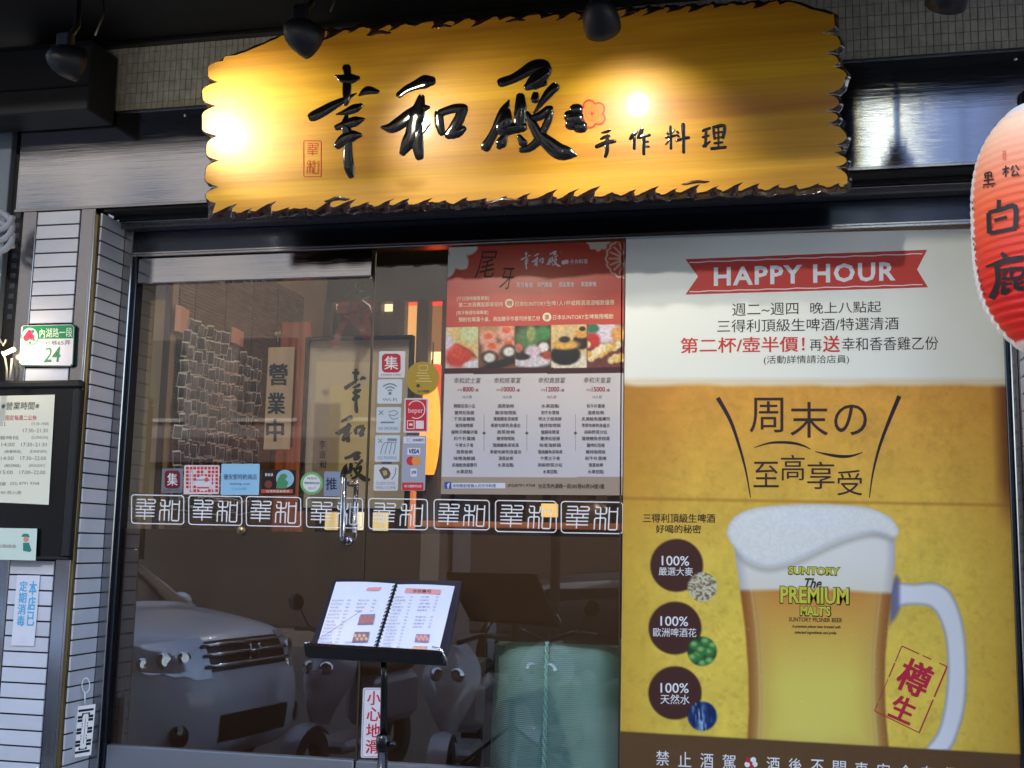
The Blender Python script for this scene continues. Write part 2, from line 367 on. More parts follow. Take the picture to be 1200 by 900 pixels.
# header below the fascia: black groove, bright strip, ridged rail, dark lintel
t = thing('door_header', 'stepped metal header with dark lintel above the glass doors', 'door frame', (-1, 0, Z_SOFF))
ZL = Z_GTOP
mb = MB(); mb.box(X_OUT + 0.04, 1.3, YF + 0.01, YF + 0.25, Z_FBOT - 0.02, Z_FBOT - 0.0085); mb.box(X_OUT + 0.04, 1.3, -0.165, -0.155, Z_FBOT - 0.035, Z_FBOT - 0.021); mb.build('groove', black_gap, t)
za = P(1080, 205.5, -0.10).z; zb = P(1080, 217, -0.10).z; zc = P(1080, 224.5, -0.09).z
mb = MB(); mb.box(XR, X_RIN, -0.10, -0.02, zb, za, ch=0.002); mb.build('bright_strip', steel_v, t)
mb = MB(); mb.box(XR, X_RIN, -0.085, -0.02, zc, zb - 0.001)
x = XR + 0.01
while x < X_RIN - 0.01:
    mb.box(x, x + 0.006, -0.089, -0.0851, zc + 0.004, zb - 0.006); x += 0.021
mb.build('ridged_rail', M('dull_aluminium', (150, 148, 152), rough=0.4, metal=0.9), t)
mb = MB(); mb.box(XR, X_RIN, -0.012, 0.05, ZL, zc + 0.05, ch=0.002); mb.build('lintel', steel_dark, t)
mb = MB(); mb.box(XR, X_RIN, -0.030, 0.05, ZL - 0.022, ZL - 0.002, ch=0.003); mb.box(XR, X_RIN, -0.036, -0.0305, ZL - 0.010, ZL - 0.004); mb.build('rail', steel_v, t)
# jambs
t = thing('door_jamb', 'upright steel jamb between tiled reveal and left glass door', 'door frame', (-2.76, -0.03, Z_PLAT))
mb = MB(); mb.box(XR - 0.03, -2.738, -0.05, 0.05, Z_PLAT, zc, ch=0.003); mb.build('post', steel_v, t)
mb = MB(); mb.box(-2.7375, -2.722, -0.03, 0.03, Z_PLAT, ZL - 0.022, ch=0.002); mb.build('stop', steel_dark, t)
t = thing('window_jamb', 'upright steel jamb right of the large beer poster', 'window frame', (0.84, -0.03, Z_PLAT))
mb = MB(); mb.box(0.838, X_RIN, -0.05, 0.05, Z_PLAT, zc, ch=0.003); mb.build('post', steel_v, t)
mb = MB(); mb.box(0.823, 0.8375, -0.028, 0.03, Z_PLAT, ZL - 0.022, ch=0.002); mb.build('stop', steel_dark, t)

# ---- tiled pillars
def tile_mesh(w, h, d=0.008):
    m_ = MB(); m_.box(-w / 2, w / 2, -d, 0, -h / 2, h / 2, ch=0.0007); me = m_.mesh('tile'); me.materials.append(tile_m); return me
def put(name, me, parent, loc, rz=0.0, tilt=0.0):
    o = bpy.data.objects.new(name, me); C.objects.link(o); o.parent = parent; o.matrix_parent_inverse = parent_inv(parent); o.location = loc; o.rotation_euler = (tilt, 0, rz); return o
tl = thing('tiled_pillar', 'pillar of stacked white tiles edged in steel left of the glass door', 'pillar', (-2.9, YF, Z_PLAT))
mb = MB(); mb.box(XT0 - 0.004, XT1 + 0.004, YF + 0.003, YF + 0.2, 0.2, Z_FBOT - 0.009); mb.box(XR - 0.06, XR - 0.0045, YF + 0.03, -0.05, 0.2, zc + 0.03); mb.build('grout', grout_m, tl)
GT = 0.007
ft = tile_mesh(XT1 - XT0 - 0.004, TP - GT); rvt = tile_mesh(0.178, TP - GT)
k0 = int((TZ0 - Z_FBOT) / TP) - 1; z = TZ0 + TP
n = 0
zz = TZ0 + TP / 2
while zz > 0.3:
    if zz < Z_FBOT - 0.03: put('tile', ft, tl, ((XT0 + XT1) / 2, YF + 0.004 + rng.uniform(-.0007, .0007), zz), rng.uniform(-.003, .003), rng.uniform(-.006, .006))
    put('tile', rvt, tl, (XR - 0.0035 + rng.uniform(-.0006, .0006), (YF + 0.018 - 0.052) / 2, zz - 0.010), math.pi / 2 + rng.uniform(-.003, .003), 0)
    zz -= TP
xg0 = P(106, 300, YF).x
mb = MB(); mb.box(XT1 + 0.0045, X_OUT, YF - 0.003, YF + 0.03, 0.2, Z_FBOT - 0.009, ch=0.002); mb.box(P(20, 350, YF).x, XT0 - 0.0045, YF - 0.003, YF + 0.03, 0.2, Z_FBOT - 0.009, ch=0.002)
mb.build('steel_trim', steel_v, tl)
mb = MB(); mb.box(X_OUT + 0.001, X_OUT + 0.010, YF - 0.005, YF + 0.02, 0.2, Z_FBOT - 0.009, ch=0.0015); mb.build('edge_bead', steel_v, tl)
mb = MB(); mb.box(X_OUT + 0.0105, XR - 0.020, YF + 0.006, YF + 0.035, 0.2, Z_FBOT - 0.03); mb.build('gap', black_gap, tl)
mb = MB(); mb.box(XR - 0.019, XR - 0.003, YF - 0.001, YF + 0.016, 0.2, Z_FBOT - 0.035, ch=0.002); mb.build('brass_seam', gold_seal, tl)
tr_ = thing('tiled_pillar', 'pillar of stacked white tiles at the right edge beside the beer poster', 'pillar', (0.95, YF, Z_PLAT))
mb = MB(); mb.box(X_RIN + 0.0045, 1.3, YF + 0.01, 0.0, 0.2, Z_FBOT - 0.009); mb.build('grout', grout_m, tr_)
rt2 = tile_mesh(0.135, TP - GT); zz = TZ0 + TP / 2
ft2 = tile_mesh(0.27, TP - GT)
while zz > 0.3:
    put('tile', rt2, tr_, (X_RIN + 0.0035, YF + 0.012 + 0.068, zz - 0.010), -math.pi / 2, 0)
    if zz < Z_FBOT - 0.03: put('tile', ft2, tr_, (1.05, YF + 0.009, zz), 0, 0)
    zz -= TP
mb = MB(); mb.box(X_RIN - 0.001, X_RIN + 0.004, YF + 0.152, -0.0505, 0.2, zc, ch=0.001); mb.build('steel_trim', steel_v, tr_)

# dark shutter box and gap on the far left
t = thing('shutter_box', 'black shutter housing in the dark top left corner', 'shutter box', (-2.95, -0.4, 3.2))
a, b = P(0, 5, -0.45), P(103, 128, -0.45)
mb = MB(); mb.box(-4.2, b.x, -0.45, YF - 0.008, b.z, 3.395, ch=0.006); mb.build('housing', black_paint, t)
mb = MB(); mb.box(-4.2, b.x + 0.01, -0.46, -0.4505, b.z + 0.10, b.z + 0.108); mb.box(-4.2, b.x + 0.01, -0.458, -0.4505, b.z + 0.28, b.z + 0.285); mb.build('seam', M('dark_slate_metal', (30, 32, 38), rough=0.4, metal=0.6), t)
t = thing('shutter_channel', 'dark recessed shutter channel with a pale strip at the left edge', 'shutter', (-3.25, -0.2, 1.5))
mb = MB(); mb.box(-3.6, P(20, 350, YF).x - 0.001, -0.2, -0.1, 0, 3.2); mb.build('channel', black_paint, t)
mb = MB(); a = P(11, 200, -0.24)
mb.box(a.x - 0.25, a.x, -0.24, -0.201, 0.8, P(5, 118, -0.24).z, ch=0.003); mb.build('panel', M('pale_grey_metal', (120, 130, 140), rough=0.4, metal=0.3), t)
for k in range(16):
    mb = MB(); zz = 2.95 - k * 0.045; mb.box(a.x + 0.02, a.x + 0.045, -0.203, -0.2001, zz, zz + 0.022); mb.build('slot', M('slate_slot', (52, 56, 70), rough=0.5), t)

# ---- canopy
ZC = P(220, 47, YF).z
t = thing('canopy', 'black soffit and front beam of the canopy over the shop front', 'canopy', (-1, -1, ZC))
mb = MB(); mb.box(-9, 9, -1.40, YF + 0.03, ZC + 0.02, ZC + 0.08); mb.build('soffit', black_paint, t)
mb = MB(); mb.box(-9, 9, YF - 0.005, YF + 0.034, ZC - 0.0, ZC + 0.0195, ch=0.003); mb.build('wall_trim', M('worn_dark_trim', (52, 50, 46), rough=0.35, metal=0.6), t)
mb = MB(); mb.box(-9, 9, -1.44, -1.4005, ZC - 0.02, ZC + 0.3, ch=0.01); mb.build('front_beam', black_paint, t)
mb = MB(); mb.box(-2.75, 0.42, -1.436, -1.41, 3.085, ZC - 0.021, ch=0.004); mb.build('unseen_light_blocker', black_paint, t)  # unseen board added to keep the street lamp's light off the sign
mb = MB(); mb.tube([(-9, -1.06, ZC - 0.03), (9, -1.06, ZC - 0.03)], 0.018, 10); mb.build('lamp_rail', M('dark_slate_metal', (30, 32, 38)), t)

# ================================================================== DOORS AND WINDOW
XD0, XD1 = -2.722, P(437.5, 330, 0).x; XE0 = XD1 + 0.008; XE1 = P(731.5, 330, 0).x - 0.012
ZR = P(300, 328, -0.02).z; ZB = P(300, 884, -0.02).z
ZFILM = P(300, 622, 0).z
def door(label, x0, x1, rail):
    t = thing('glass_door', label, 'door', ((x0 + x1) / 2, 0, Z_PLAT + 0.01))
    mb = MB(); mb.quad((x0, 0, ZB), (x1, 0, ZB), (x1, 0, ZL - 0.03), (x0, 0, ZL - 0.03)); mb.build('pane', pane_m, t)
    mb = MB(); mb.quad((x0, 0.012, ZB), (x1, 0.012, ZB), (x1, 0.012, ZFILM), (x0, 0.012, ZFILM)); mb.build('frosted_film', film_m, t)
    mb = MB(); mb.box(x0, x1, -0.022, 0.03, Z_PLAT + 0.012, ZB, ch=0.004); mb.build('bottom_rail', M('satin_steel', (170, 176, 186), rough=0.42, metal=1, bump=0.1, scale=(5, 5, 300), bdist=0.0006), t)
    if rail: mb = MB(); mb.box(x0, x1, -0.022, 0.03, ZR, ZL - 0.026, ch=0.004); mb.build('top_rail', steel, t)
    return t
dl = door('left glass door with wide steel top rail and the pull handle', XD0, XD1, True)
dr = door('right glass door behind the menu stand, carrying the red party menu poster', XE0, XE1, False)
mb = MB(); mb.box(XD1 + 0.0005, XD1 + 0.0075, -0.004, 0.008, ZB, ZL - 0.03); mb.build('edge_seal', M('brown_seal', (60, 48, 34), rough=0.4), dl)
# film cut-out on the right door is carried by the woven green cover standing behind it
def handle(sgn):
    a = P(402, 556, -0.07 * sgn) if sgn > 0 else P(418, 556, 0.02); b = P(402, 632, -0.07 * sgn) if sgn > 0 else P(418, 632, 0.02)
    x = P(402, 600, -0.07).x if sgn > 0 else P(402, 600, -0.07).x; z1 = P(402, 560, -0.07).z; z0 = P(402, 634, -0.07).z; y = -0.07 * sgn; pts = [(x, 0.0, z1 - 0.02)]
    for k in range(5): a = k * math.pi / 8; pts.append((x, y * (1 - 0.28) * 1 + y * 0.28 * math.sin(a), z1 - 0.02 * math.cos(a) + 0.0))
    for k in range(5): a = k * math.pi / 8; pts.append((x, y * 0.72 + y * 0.28 * math.cos(a), z0 + 0.02 - 0.02 * math.sin(a)))
    pts.append((x, 0.0, z0)); mb = MB(); mb.tube(pts, 0.0115, 14)
    mb.lathe([(0.019, 0), (0.019, 0.006), (0.012, 0.008)], (x, -0.001 * sgn, z0), (0, -sgn, 0), 16)
    return mb
handle(1).build('handle', chrome, dl); handle(-1).build('handle', chrome, dl)
q = P(283, 622, -0.001); mb = MB(); mb.lathe([(0.0, 0.012), (0.017, 0.012), (0.021, 0.006), (0.021, 0)], (q.x, -0.001, q.z), (0, -1, 0), 24); lk = mb.build('lock', M('dull_brass', (150, 128, 98), rough=0.3, metal=0.9), dl)
mb = MB(); mb.box(q.x - 0.0015, q.x + 0.0015, -0.0145, -0.0132, q.z - 0.010, q.z + 0.003); mb.build('keyhole', black_gap, lk)
t = thing('shop_window', 'wide shop window pane carrying the large beer poster', 'window', (0.1, 0, Z_PLAT))
mb = MB(); mb.quad((XE1 + 0.006, 0, Z_PLAT), (0.823, 0, Z_PLAT), (0.823, 0, ZL - 0.022), (XE1 + 0.006, 0, ZL - 0.022)); mb.build('pane', pane_m, t)
mb = MB(); mb.box(XE1 + 0.0005, XE1 + 0.0055, -0.004, 0.008, Z_PLAT, ZL - 0.024); mb.build('edge_seal', MC['brown_seal'], t)

# ================================================================== SHOP SIGN
TH = math.radians(7.5); SP0 = Vector((-0.95, -0.50, CAMZ + 1.58)); SN = Vector((0, -math.cos(TH), -math.sin(TH)))
def onS(x, y, l=0.0): return PPL(x, y, SP0, SN) + SN * l
def sign_wood():
    m = bpy.data.materials.new('golden_lacquered_wood'); m.use_nodes = True; t = m.node_tree; b = t.nodes['Principled BSDF']
    g = t.nodes.new('ShaderNodeNewGeometry')
    def noise(sc, det, dist=0.0):
        mp = t.nodes.new('ShaderNodeMapping'); mp.inputs['Scale'].default_value = sc; nz = t.nodes.new('ShaderNodeTexNoise'); nz.inputs['Scale'].default_value = 1; nz.inputs['Detail'].default_value = det; nz.inputs['Distortion'].default_value = dist
        t.links.new(g.outputs['Position'], mp.inputs[0]); t.links.new(mp.outputs[0], nz.inputs['Vector']); return nz
    n1 = noise((0.55, 3, 9), 3, 0.4); n2 = noise((1.6, 40, 95), 5, 0.3); n3 = noise((0.35, 1, 3.2), 2)
    r1 = t.nodes.new('ShaderNodeValToRGB'); e = r1.color_ramp.elements
    e[0].position = 0.3; e[0].color = lin((190, 124, 14)) + (1,); e[1].position = 0.72; e[1].color = lin((236, 182, 28)) + (1,)
    t.links.new(n1.outputs[0], r1.inputs[0])
    r2 = t.nodes.new('ShaderNodeMapRange'); r2.inputs['From Min'].default_value = 0.3; r2.inputs['From Max'].default_value = 0.7; r2.inputs['To Min'].default_value = 0.87; r2.inputs['To Max'].default_value = 1.07; t.links.new(n2.outputs[0], r2.inputs[0])
    r3 = t.nodes.new('ShaderNodeValToRGB'); r3.color_ramp.elements[0].position = 0.485; r3.color_ramp.elements[1].position = 0.515
    r3.color_ramp.elements[0].color = (0.90, 0.87, 0.82, 1); r3.color_ramp.elements[1].color = (1, 1, 1, 1); t.links.new(n3.outputs[0], r3.inputs[0])
    m1 = t.nodes.new('ShaderNodeVectorMath'); m1.operation = 'SCALE'; t.links.new(r1.outputs[0], m1.inputs[0]); t.links.new(r2.outputs[0], m1.inputs['Scale'])
    m2 = t.nodes.new('ShaderNodeVectorMath'); m2.operation = 'MULTIPLY'; t.links.new(m1.outputs[0], m2.inputs[0]); t.links.new(r3.outputs[0], m2.inputs[1])
    t.links.new(m2.outputs[0], b.inputs['Base Color']); b.inputs['Roughness'].default_value = 0.42; b.inputs['Coat Weight'].default_value = 0.55; b.inputs['Coat Roughness'].default_value = 0.11
    bp = t.nodes.new('ShaderNodeBump'); bp.inputs['Strength'].default_value = 0.12; bp.inputs['Distance'].default_value = 0.004; t.links.new(n2.outputs[0], bp.inputs['Height']); t.links.new(bp.outputs[0], b.inputs['Normal']); return m
swood = sign_wood()
dark_edge = M('carved_burnt_edge', (58, 32, 20), rough=0.18, coat=1.0, var=0.4, scale=(50, 50, 50), bump=0.5, bdist=0.004)
# silhouette S and face outline I, paired point by point (px); notches bite deeper into the face
S = []; I = []
def pt(sx, sy, ix=None, iy=None): S.append((sx, sy)); I.append((ix if ix is not None else sx, iy if iy is not None else sy))
r_ = random.Random(11)
def lobes_vertical(pts, sgn, inset=5):
    # pts: alternating lobe tip / notch; sgn +1 = left edge (inward is +x)
    for i in range(len(pts) - 1):
        (x0, y0, k0), (x1, y1, k1) = pts[i], pts[i + 1]
        for j in range(4):
            t = j / 4; u = t * t * (3 - 2 * t); x = x0 + (x1 - x0) * (t ** 1.6 if k1 == 'n' else 1 - (1 - t) ** 1.6); y = y0 + (y1 - y0) * t
            dn = 1 - t if k0 == 'n' else (t if k1 == 'n' else 0)
            pt(x, y, x + sgn * (inset + 9 * dn ** 3), y)
left = [(247, 236, 'l'), (240, 238, 'n'), (237, 229, 'l'), (244, 219, 'n'), (236, 209, 'l'), (237, 199, 'l'), (244, 188, 'n'), (238, 180, 'l'), (238, 171, 'l'), (243, 159, 'n'), (233, 151, 'l'), (233, 135, 'l'), (241, 124, 'n'), (234, 116, 'l'), (233, 107, 'l'), (243, 96, 'n'), (240, 88, 'l'), (240, 79, 'l'), (249, 71, 'n'), (262, 64, 'l')]
# bottom edge runs right to left, then the left edge upward, the top edge to the right, the right edge downward
def flame(x0, y0, x1, y1, n, sgn, bow=0.0, inset=5.0, deep=9.0):
    """edge with slanting flame-like notches; sgn = direction (px y) into the board"""
    for i in range(n):
        a = i / n; w = 1 / n
        k = r_.uniform(0.35, 1.35)
        for t, d, sx in ((0.0, 0.05, 0), (0.22, 0.12, 1.0), (0.40, 0.5, 5), (0.52, 1.0, 12), (0.56, 0.62, 3.5), (0.66, 0.2, -1), (0.84, 0.0, -2)):
            u = a + t * w; x = x0 + (x1 - x0) * u; y = y0 + (y1 - y0) * u + bow * math.sin(math.pi * u)
            wob = 1.2 * math.sin(u * 57) + 0.8 * math.sin(u * 131 + 1)
            pt(x, y - sgn * wob, x - sgn * sx * k, y - sgn * wob + sgn * (inset + deep * d * k))
# left edge going up
pt(241, 256, 249, 250)
lobes_vertical(left[1:], 1, 4)
for x, y in ((272, 60), (284, 56), (296, 51), (306, 47), (314, 43), (322, 40)): pt(x, y, x + 3, y + 5)
flame(330, 37, 700, 9, 15, 1, bow=-3)
flame(704, 8, 930, -4, 9, 1, bow=0, deep=7)
for x, y in ((940, 0), (955, 6), (968, 9), (978, 12)): pt(x, y, x - 4, y + 5)
right = [(983, 16, 'l'), (984, 30, 'l'), (979, 38, 'n'), (988, 44, 'l'), (991, 52, 'l'), (982, 62, 'n'), (988, 70, 'l'), (991, 78, 'n'), (998, 88, 'l'), (994, 99, 'l'), (984, 110, 'n'), (989, 120, 'l'), (983, 130, 'n'), (988, 137, 'l'), (983, 145, 'n'), (992, 151, 'l'), (998, 160, 'l'), (994, 170, 'n'), (991, 179, 'n'), (998, 188, 'l'), (993, 196, 'n'), (999, 208, 'l'), (999, 217, 'l')]
lobes_vertical(right, -1, 6)
pt(996, 222, 988, 217)
flame(990, 223, 628, 238, 15, -1, bow=0)
flame(622, 238, 252, 255, 16, -1, bow=0, deep=8)
sign = thing('shop_sign', 'long golden lacquered wood sign board with jagged carved edges and black calligraphy above the doors', 'sign', (-0.95, -0.46, CAMZ + 1.24))
mb = MB(); poly(mb, onS, I, 0.0); face = mb.build('board', swood, sign)
mb = MB(); n = len(S)
def ring(a, la, b, lb, sm=True):
    vs = [onS(*p, l) for p, l in zip(a, la)] + [onS(*p, l) for p, l in zip(b, lb)]; mb.add(vs, [(i, (i + 1) % n, n + (i + 1) % n, n + i) for i in range(n)], 0, sm)
mid = [((s[0] * 0.45 + i_[0] * 0.55), (s[1] * 0.45 + i_[1] * 0.55)) for s, i_ in zip(S, I)]
lm = [-0.004 - 0.006 * abs(math.sin(i * 1.9)) for i in range(n)]; ls = [-0.020 - 0.008 * abs(math.sin(i * 1.3)) for i in range(n)]
ring(I, [0.0] * n, mid, lm, True); ring(mid, lm, S, ls, True)
bp_ = [onS(*p, l) for p, l in zip(S, ls)]; bk_ = [p - SN * 0.05 for p in [onS(*q, 0) for q in S]]
mb.add(bp_ + bk_, [(i, (i + 1) % n, n + (i + 1) % n, n + i) for i in range(n)], 0, True)
mb.add(bk_, [tuple(range(n))], 0)
mb.build('carved_edge', dark_edge, sign)
for (x, y, w, h) in ((395, 234, 31, 8), (815, 214, 34, 6), (444, 39, 30, 8), (590, 236, 42, 8), (742, 14, 14, 4), (604, 24, 24, 6), (520, 31, 20, 6)):
    mb = MB(); pts = []
    for k in range(14):
        u = k / 14; a = 2 * math.pi * u; pts.append((x + w / 2 * math.cos(a), y - 0.10 * w / 2 * math.cos(a) + h / 2 * math.sin(a) * (0.6 + 0.4 * math.sin(3 * a))))
    c0 = onS(x, y, 0.0045); vs = [onS(*p, 0.0008) for p in pts] + [c0]; mb.add(vs, [(i, (i + 1) % 14, 14) for i in range(14)], 0, True)
    mb.build('carved_knot', dark_edge, sign)
for x in (330, 640, 930):
    q = onS(x, 120, -0.05); mb = MB(); mb.box(q.x - 0.02, q.x + 0.02, q.y + 0.001, YF - 0.001, q.z - 0.03, q.z + 0.03); mb.build('bracket', steel_dark, sign)

def stroke3d(mb, f, pts, k=4, flat=0.42, nr=9, mi=0):
    """pillow-shaped raised brush stroke; pts (px, py, radius px)"""
    c = crom(pts, k); c = [(x, y, max(r, 0.25)) for x, y, r in c]
    # round ends
    def cap(a, b):
        dx, dy = a[0] - b[0], a[1] - b[1]; q = math.hypot(dx, dy) or 1; o = []
        for t in (0.5, 0.85): o.append((a[0] + dx / q * a[2] * t, a[1] + dy / q * a[2] * t, a[2] * math.sqrt(1 - t * t)))
        return o
    c = cap(c[0], c[1])[::-1] + c + cap(c[-1], c[-2]); vs = []; n = len(c)
    for i in range(n):
        a, b = c[max(i - 1, 0)], c[min(i + 1, n - 1)]; dx, dy = b[0] - a[0], b[1] - a[1]; q = math.hypot(dx, dy) or 1; nx, ny = -dy / q, dx / q; x, y, r = c[i]
        for j in range(nr):
            th = math.pi * j / (nr - 1); vs.append(f(x + nx * r * math.cos(th), y + ny * r * math.cos(th), (-0.001 if j in (0, nr - 1) else r * 0.0031 * flat * math.sin(th) ** 0.7 + 0.001)))
    fs = [(i * nr + j, i * nr + j + 1, (i + 1) * nr + j + 1, (i + 1) * nr + j) for i in range(n - 1) for j in range(nr - 1)]
    fs += [tuple(range(nr)), tuple((n - 1) * nr + j for j in range(nr))]; mb.add(vs, fs, mi, True)
def conv(strokes, ox, oy, s): return [[(ox + x / s, oy + y / s, r / s) for x, y, r in st] for st in strokes]
XING = conv([[(372, 112, 24), (378, 150, 20)], [(302, 163, 6), (345, 180, 24), (395, 182, 30), (446, 178, 14)], [(375, 190, 22), (373, 250, 24), (372, 310, 20), (366, 350, 12)],
             [(150, 430, 28), (200, 405, 29), (280, 360, 25), (360, 318, 16), (435, 278, 4)], [(455, 292, 5), (510, 258, 24), (578, 268, 12)], [(305, 417, 4), (365, 402, 17), (425, 378, 25), (466, 358, 14)],
             [(312, 502, 18), (370, 482, 24), (430, 462, 28), (485, 447, 8)], [(372, 425, 10), (362, 490, 24), (390, 560, 26)], [(315, 620, 22), (355, 582, 32), (410, 558, 32), (460, 553, 14)],
             [(383, 590, 20), (381, 680, 25), (386, 760, 28), (400, 818, 18)]], 340, 60, 5.625)
HE = conv([[(262, 285, 22), (320, 240, 26), (400, 205, 34), (470, 178, 46), (520, 172, 34)], [(440, 310, 26), (425, 380, 40), (400, 450, 58), (382, 520, 52), (370, 600, 50), (330, 680, 45), (292, 750, 26)],
           [(125, 548, 12), (200, 552, 38), (280, 505, 45), (360, 445, 45), (440, 398, 36), (500, 386, 12)], [(400, 520, 40), (402, 620, 45), (412, 700, 40), (425, 780, 32)], [(435, 602, 14), (480, 560, 9), (516, 518, 3)],
           [(582, 440, 30), (588, 520, 32), (606, 590, 24)], [(582, 440, 28), (650, 412, 28), (720, 395, 32), (780, 396, 34)], [(780, 402, 34), (752, 470, 36), (712, 550, 38), (672, 600, 34)], [(668, 605, 34), (730, 590, 36), (782, 560, 22)]], 430, 70, 6.923)
DIAN = conv([[(212, 235, 30), (300, 205, 30), (380, 160, 35), (450, 120, 42), (520, 110, 42), (548, 135, 32)], [(530, 150, 45), (490, 200, 48), (440, 245, 40), (405, 270, 24)], [(460, 250, 35), (532, 240, 20)],
             [(465, 330, 22), (460, 365, 26)], [(610, 270, 30), (560, 322, 28), (510, 390, 18), (455, 466, 6)], [(267, 370, 6), (230, 450, 30), (195, 525, 30), (150, 620, 26), (92, 720, 32)],
             [(240, 460, 34), (235, 540, 46), (215, 592, 40), (300, 580, 36), (362, 570, 34)], [(352, 345, 28), (352, 430, 36), (346, 520, 36), (350, 570, 32)], [(245, 615, 10), (208, 690, 34), (192, 718, 20)],
             [(345, 645, 16), (372, 690, 28)], [(402, 472, 18), (440, 540, 28), (480, 620, 32), (510, 670, 35)], [(430, 510, 22), (500, 488, 28), (560, 440, 25), (582, 428, 16)],
             [(580, 440, 18), (565, 510, 24), (530, 590, 24), (490, 670, 28), (420, 730, 24), (360, 745, 18)], [(500, 630, 30), (560, 690, 44), (640, 752, 50), (710, 770, 42), (770, 785, 10)]], 555, 60, 6.43)
SHOU = conv([[(105, 182, 5), (150, 172, 10), (178, 158, 7)], [(100, 232, 8), (145, 212, 13), (178, 205, 7)], [(65, 295, 14), (140, 265, 16), (215, 250, 13)], [(160, 200, 10), (150, 260, 14), (150, 330, 16), (138, 375, 12)]], 690, 130, 7.06)
ZUO = conv([[(400, 170, 8), (370, 200, 17), (345, 228, 12)], [(376, 222, 12), (376, 310, 11)], [(440, 150, 14), (425, 190, 15), (405, 222, 10)], [(420, 217, 13), (502, 200, 10)], [(455, 210, 14), (455, 355, 11)], [(460, 255, 8), (490, 255, 8)], [(460, 295, 8), (495, 295, 8)]], 690, 130, 7.06)
LIAO = conv([[(645, 180, 8), (658, 192, 7)], [(706, 160, 8), (690, 182, 7)], [(640, 220, 9), (712, 205, 9)], [(675, 130, 10), (680, 310, 10)], [(668, 240, 8), (638, 276, 6)], [(730, 170, 8), (742, 182, 8)], [(730, 200, 8), (744, 212, 8)], [(725, 245, 10), (826, 220, 11)], [(780, 115, 14), (785, 342, 11)]], 690, 130, 7.06)
LI = conv([[(945, 162, 11), (1000, 142, 9)], [(970, 162, 10), (965, 290, 11)], [(945, 217, 9), (990, 205, 9)], [(950, 292, 11), (1002, 255, 7)], [(1030, 140, 11), (1040, 230, 9)], [(1030, 137, 11), (1120, 125, 13), (1110, 220, 11)], [(1042, 182, 7), (1108, 172, 7)], [(1045, 225, 7), (1105, 217, 7)], [(1072, 140, 7), (1072, 305, 7)], [(1040, 267, 8), (1105, 260, 8)], [(1015, 312, 11), (1130, 300, 11)]], 690, 130, 7.06)
for g in (XING, HE, DIAN, SHOU, ZUO, LIAO, LI):
    mb = MB()
    for st in g: stroke3d(mb, onS, [(x, y, r * 1.24) for x, y, r in st], flat=0.25)
    mb.build('calligraphy', lacquer, sign)
# plum flower
mb = MB()
for x, y, r in ((775, 440, 30), (735, 490, 32), (742, 550, 30), (805, 570, 32), (765, 510, 42)):
    x = 555 + x / 6.43; y = 60 + y / 6.43; stroke3d(mb, onS, [(x - 1.5, y, r / 4.3), (x + 1.5, y, r / 4.3)], flat=0.3)
mb.build('black_blossom', lacquer, sign)
redline = M('red_lacquer_line', (188, 44, 14), rough=0.3)
def petals(cx, cy, R0, n=60, lobes=5, ph=-math.pi / 2 + 0.35):
    o = []
    for k in range(n):
        a = 2 * math.pi * k / n; q = abs(math.sin(lobes / 2 * (a + ph) + math.pi / 2 * 0)); o.append((cx + R0 * (0.66 + 0.34 * q ** 0.6) * math.cos(a), cy + R0 * (0.66 + 0.34 * q ** 0.6) * math.sin(a)))
    return o
mb = MB(); fx, fy = 694, 133.5
poly(mb, onS, petals(fx, fy, 16.5), 0.0012, 1); ribbon(mb, onS, petals(fx, fy, 16.5), 2.0, 0.002, closed=True)
for k in range(22):
    a = 2 * math.pi * k / 22; poly(mb, onS, circ(fx + 7.6 * math.cos(a), fy + 7.6 * math.sin(a), 0.6, 6), 0.002)
for k in range(10):
    a = 2 * math.pi * k / 10; ribbon(mb, onS, [(fx + 3 * math.cos(a), fy + 3 * math.sin(a)), (fx + 5.5 * math.cos(a), fy + 5.5 * math.sin(a))], 0.35, 0.002)
poly(mb, onS, circ(fx, fy, 2.0, 12), 0.003); mb.build('red_blossom', [redline, M('orange_lacquer', (206, 128, 44), rough=0.25, coat=1)], sign)
# seal-script marks, unit box 0..1 (x) and 0..1 (y down)
SEAL = [[(265, 190), (398, 190), (404, 210), (402, 292)], [(265, 245), (400, 245)], [(440, 190), (545, 190), (560, 203), (555, 240), (542, 250), (415, 250)], [(250, 300), (555, 300)], [(245, 355), (550, 355)], [(250, 408), (545, 408)], [(245, 462), (542, 462)],
        [(395, 355), (386, 520)], [(330, 302), (328, 353)], [(480, 302), (475, 353)],
        [(650, 196), (706, 196), (716, 206), (700, 530)], [(645, 232), (648, 280), (658, 292), (775, 292), (788, 280), (798, 195)], [(625, 530), (634, 375), (648, 358), (765, 352), (780, 365), (772, 535)],
        [(835, 190), (818, 515), (830, 528), (918, 528), (930, 515), (945, 195)], [(835, 257), (940, 257)]]
def seal(mb, f, x0, y0, x1, y1, w, lift=0.001, dy=0.0, sq=None, mi=0, frame=True):
    """the two-character seal in a rounded frame; sq(px) splits it upright when given"""
    mp = lambda u, v: (x0 + (u - 180) / 835 * (x1 - x0), y0 + (v - 115) / 470 * (y1 - y0) + dy * ((u - 180) / 835 - 0.5))
    for i, st in enumerate(SEAL): ribbon(mb, f, [mp(*p) for p in st], w, lift + 0.00012 * i, mi)
    if frame:
        rr = rectp(182, 116, 1013, 584, 48, 5); ribbon(mb, f, [mp(*p) for p in rr], w * 0.85, lift, mi, closed=True)
mb = MB()
ribbon(mb, onS, rectp(356, 165, 376.5, 207, 1.5, 2), 0.9, 0.0012, closed=True)
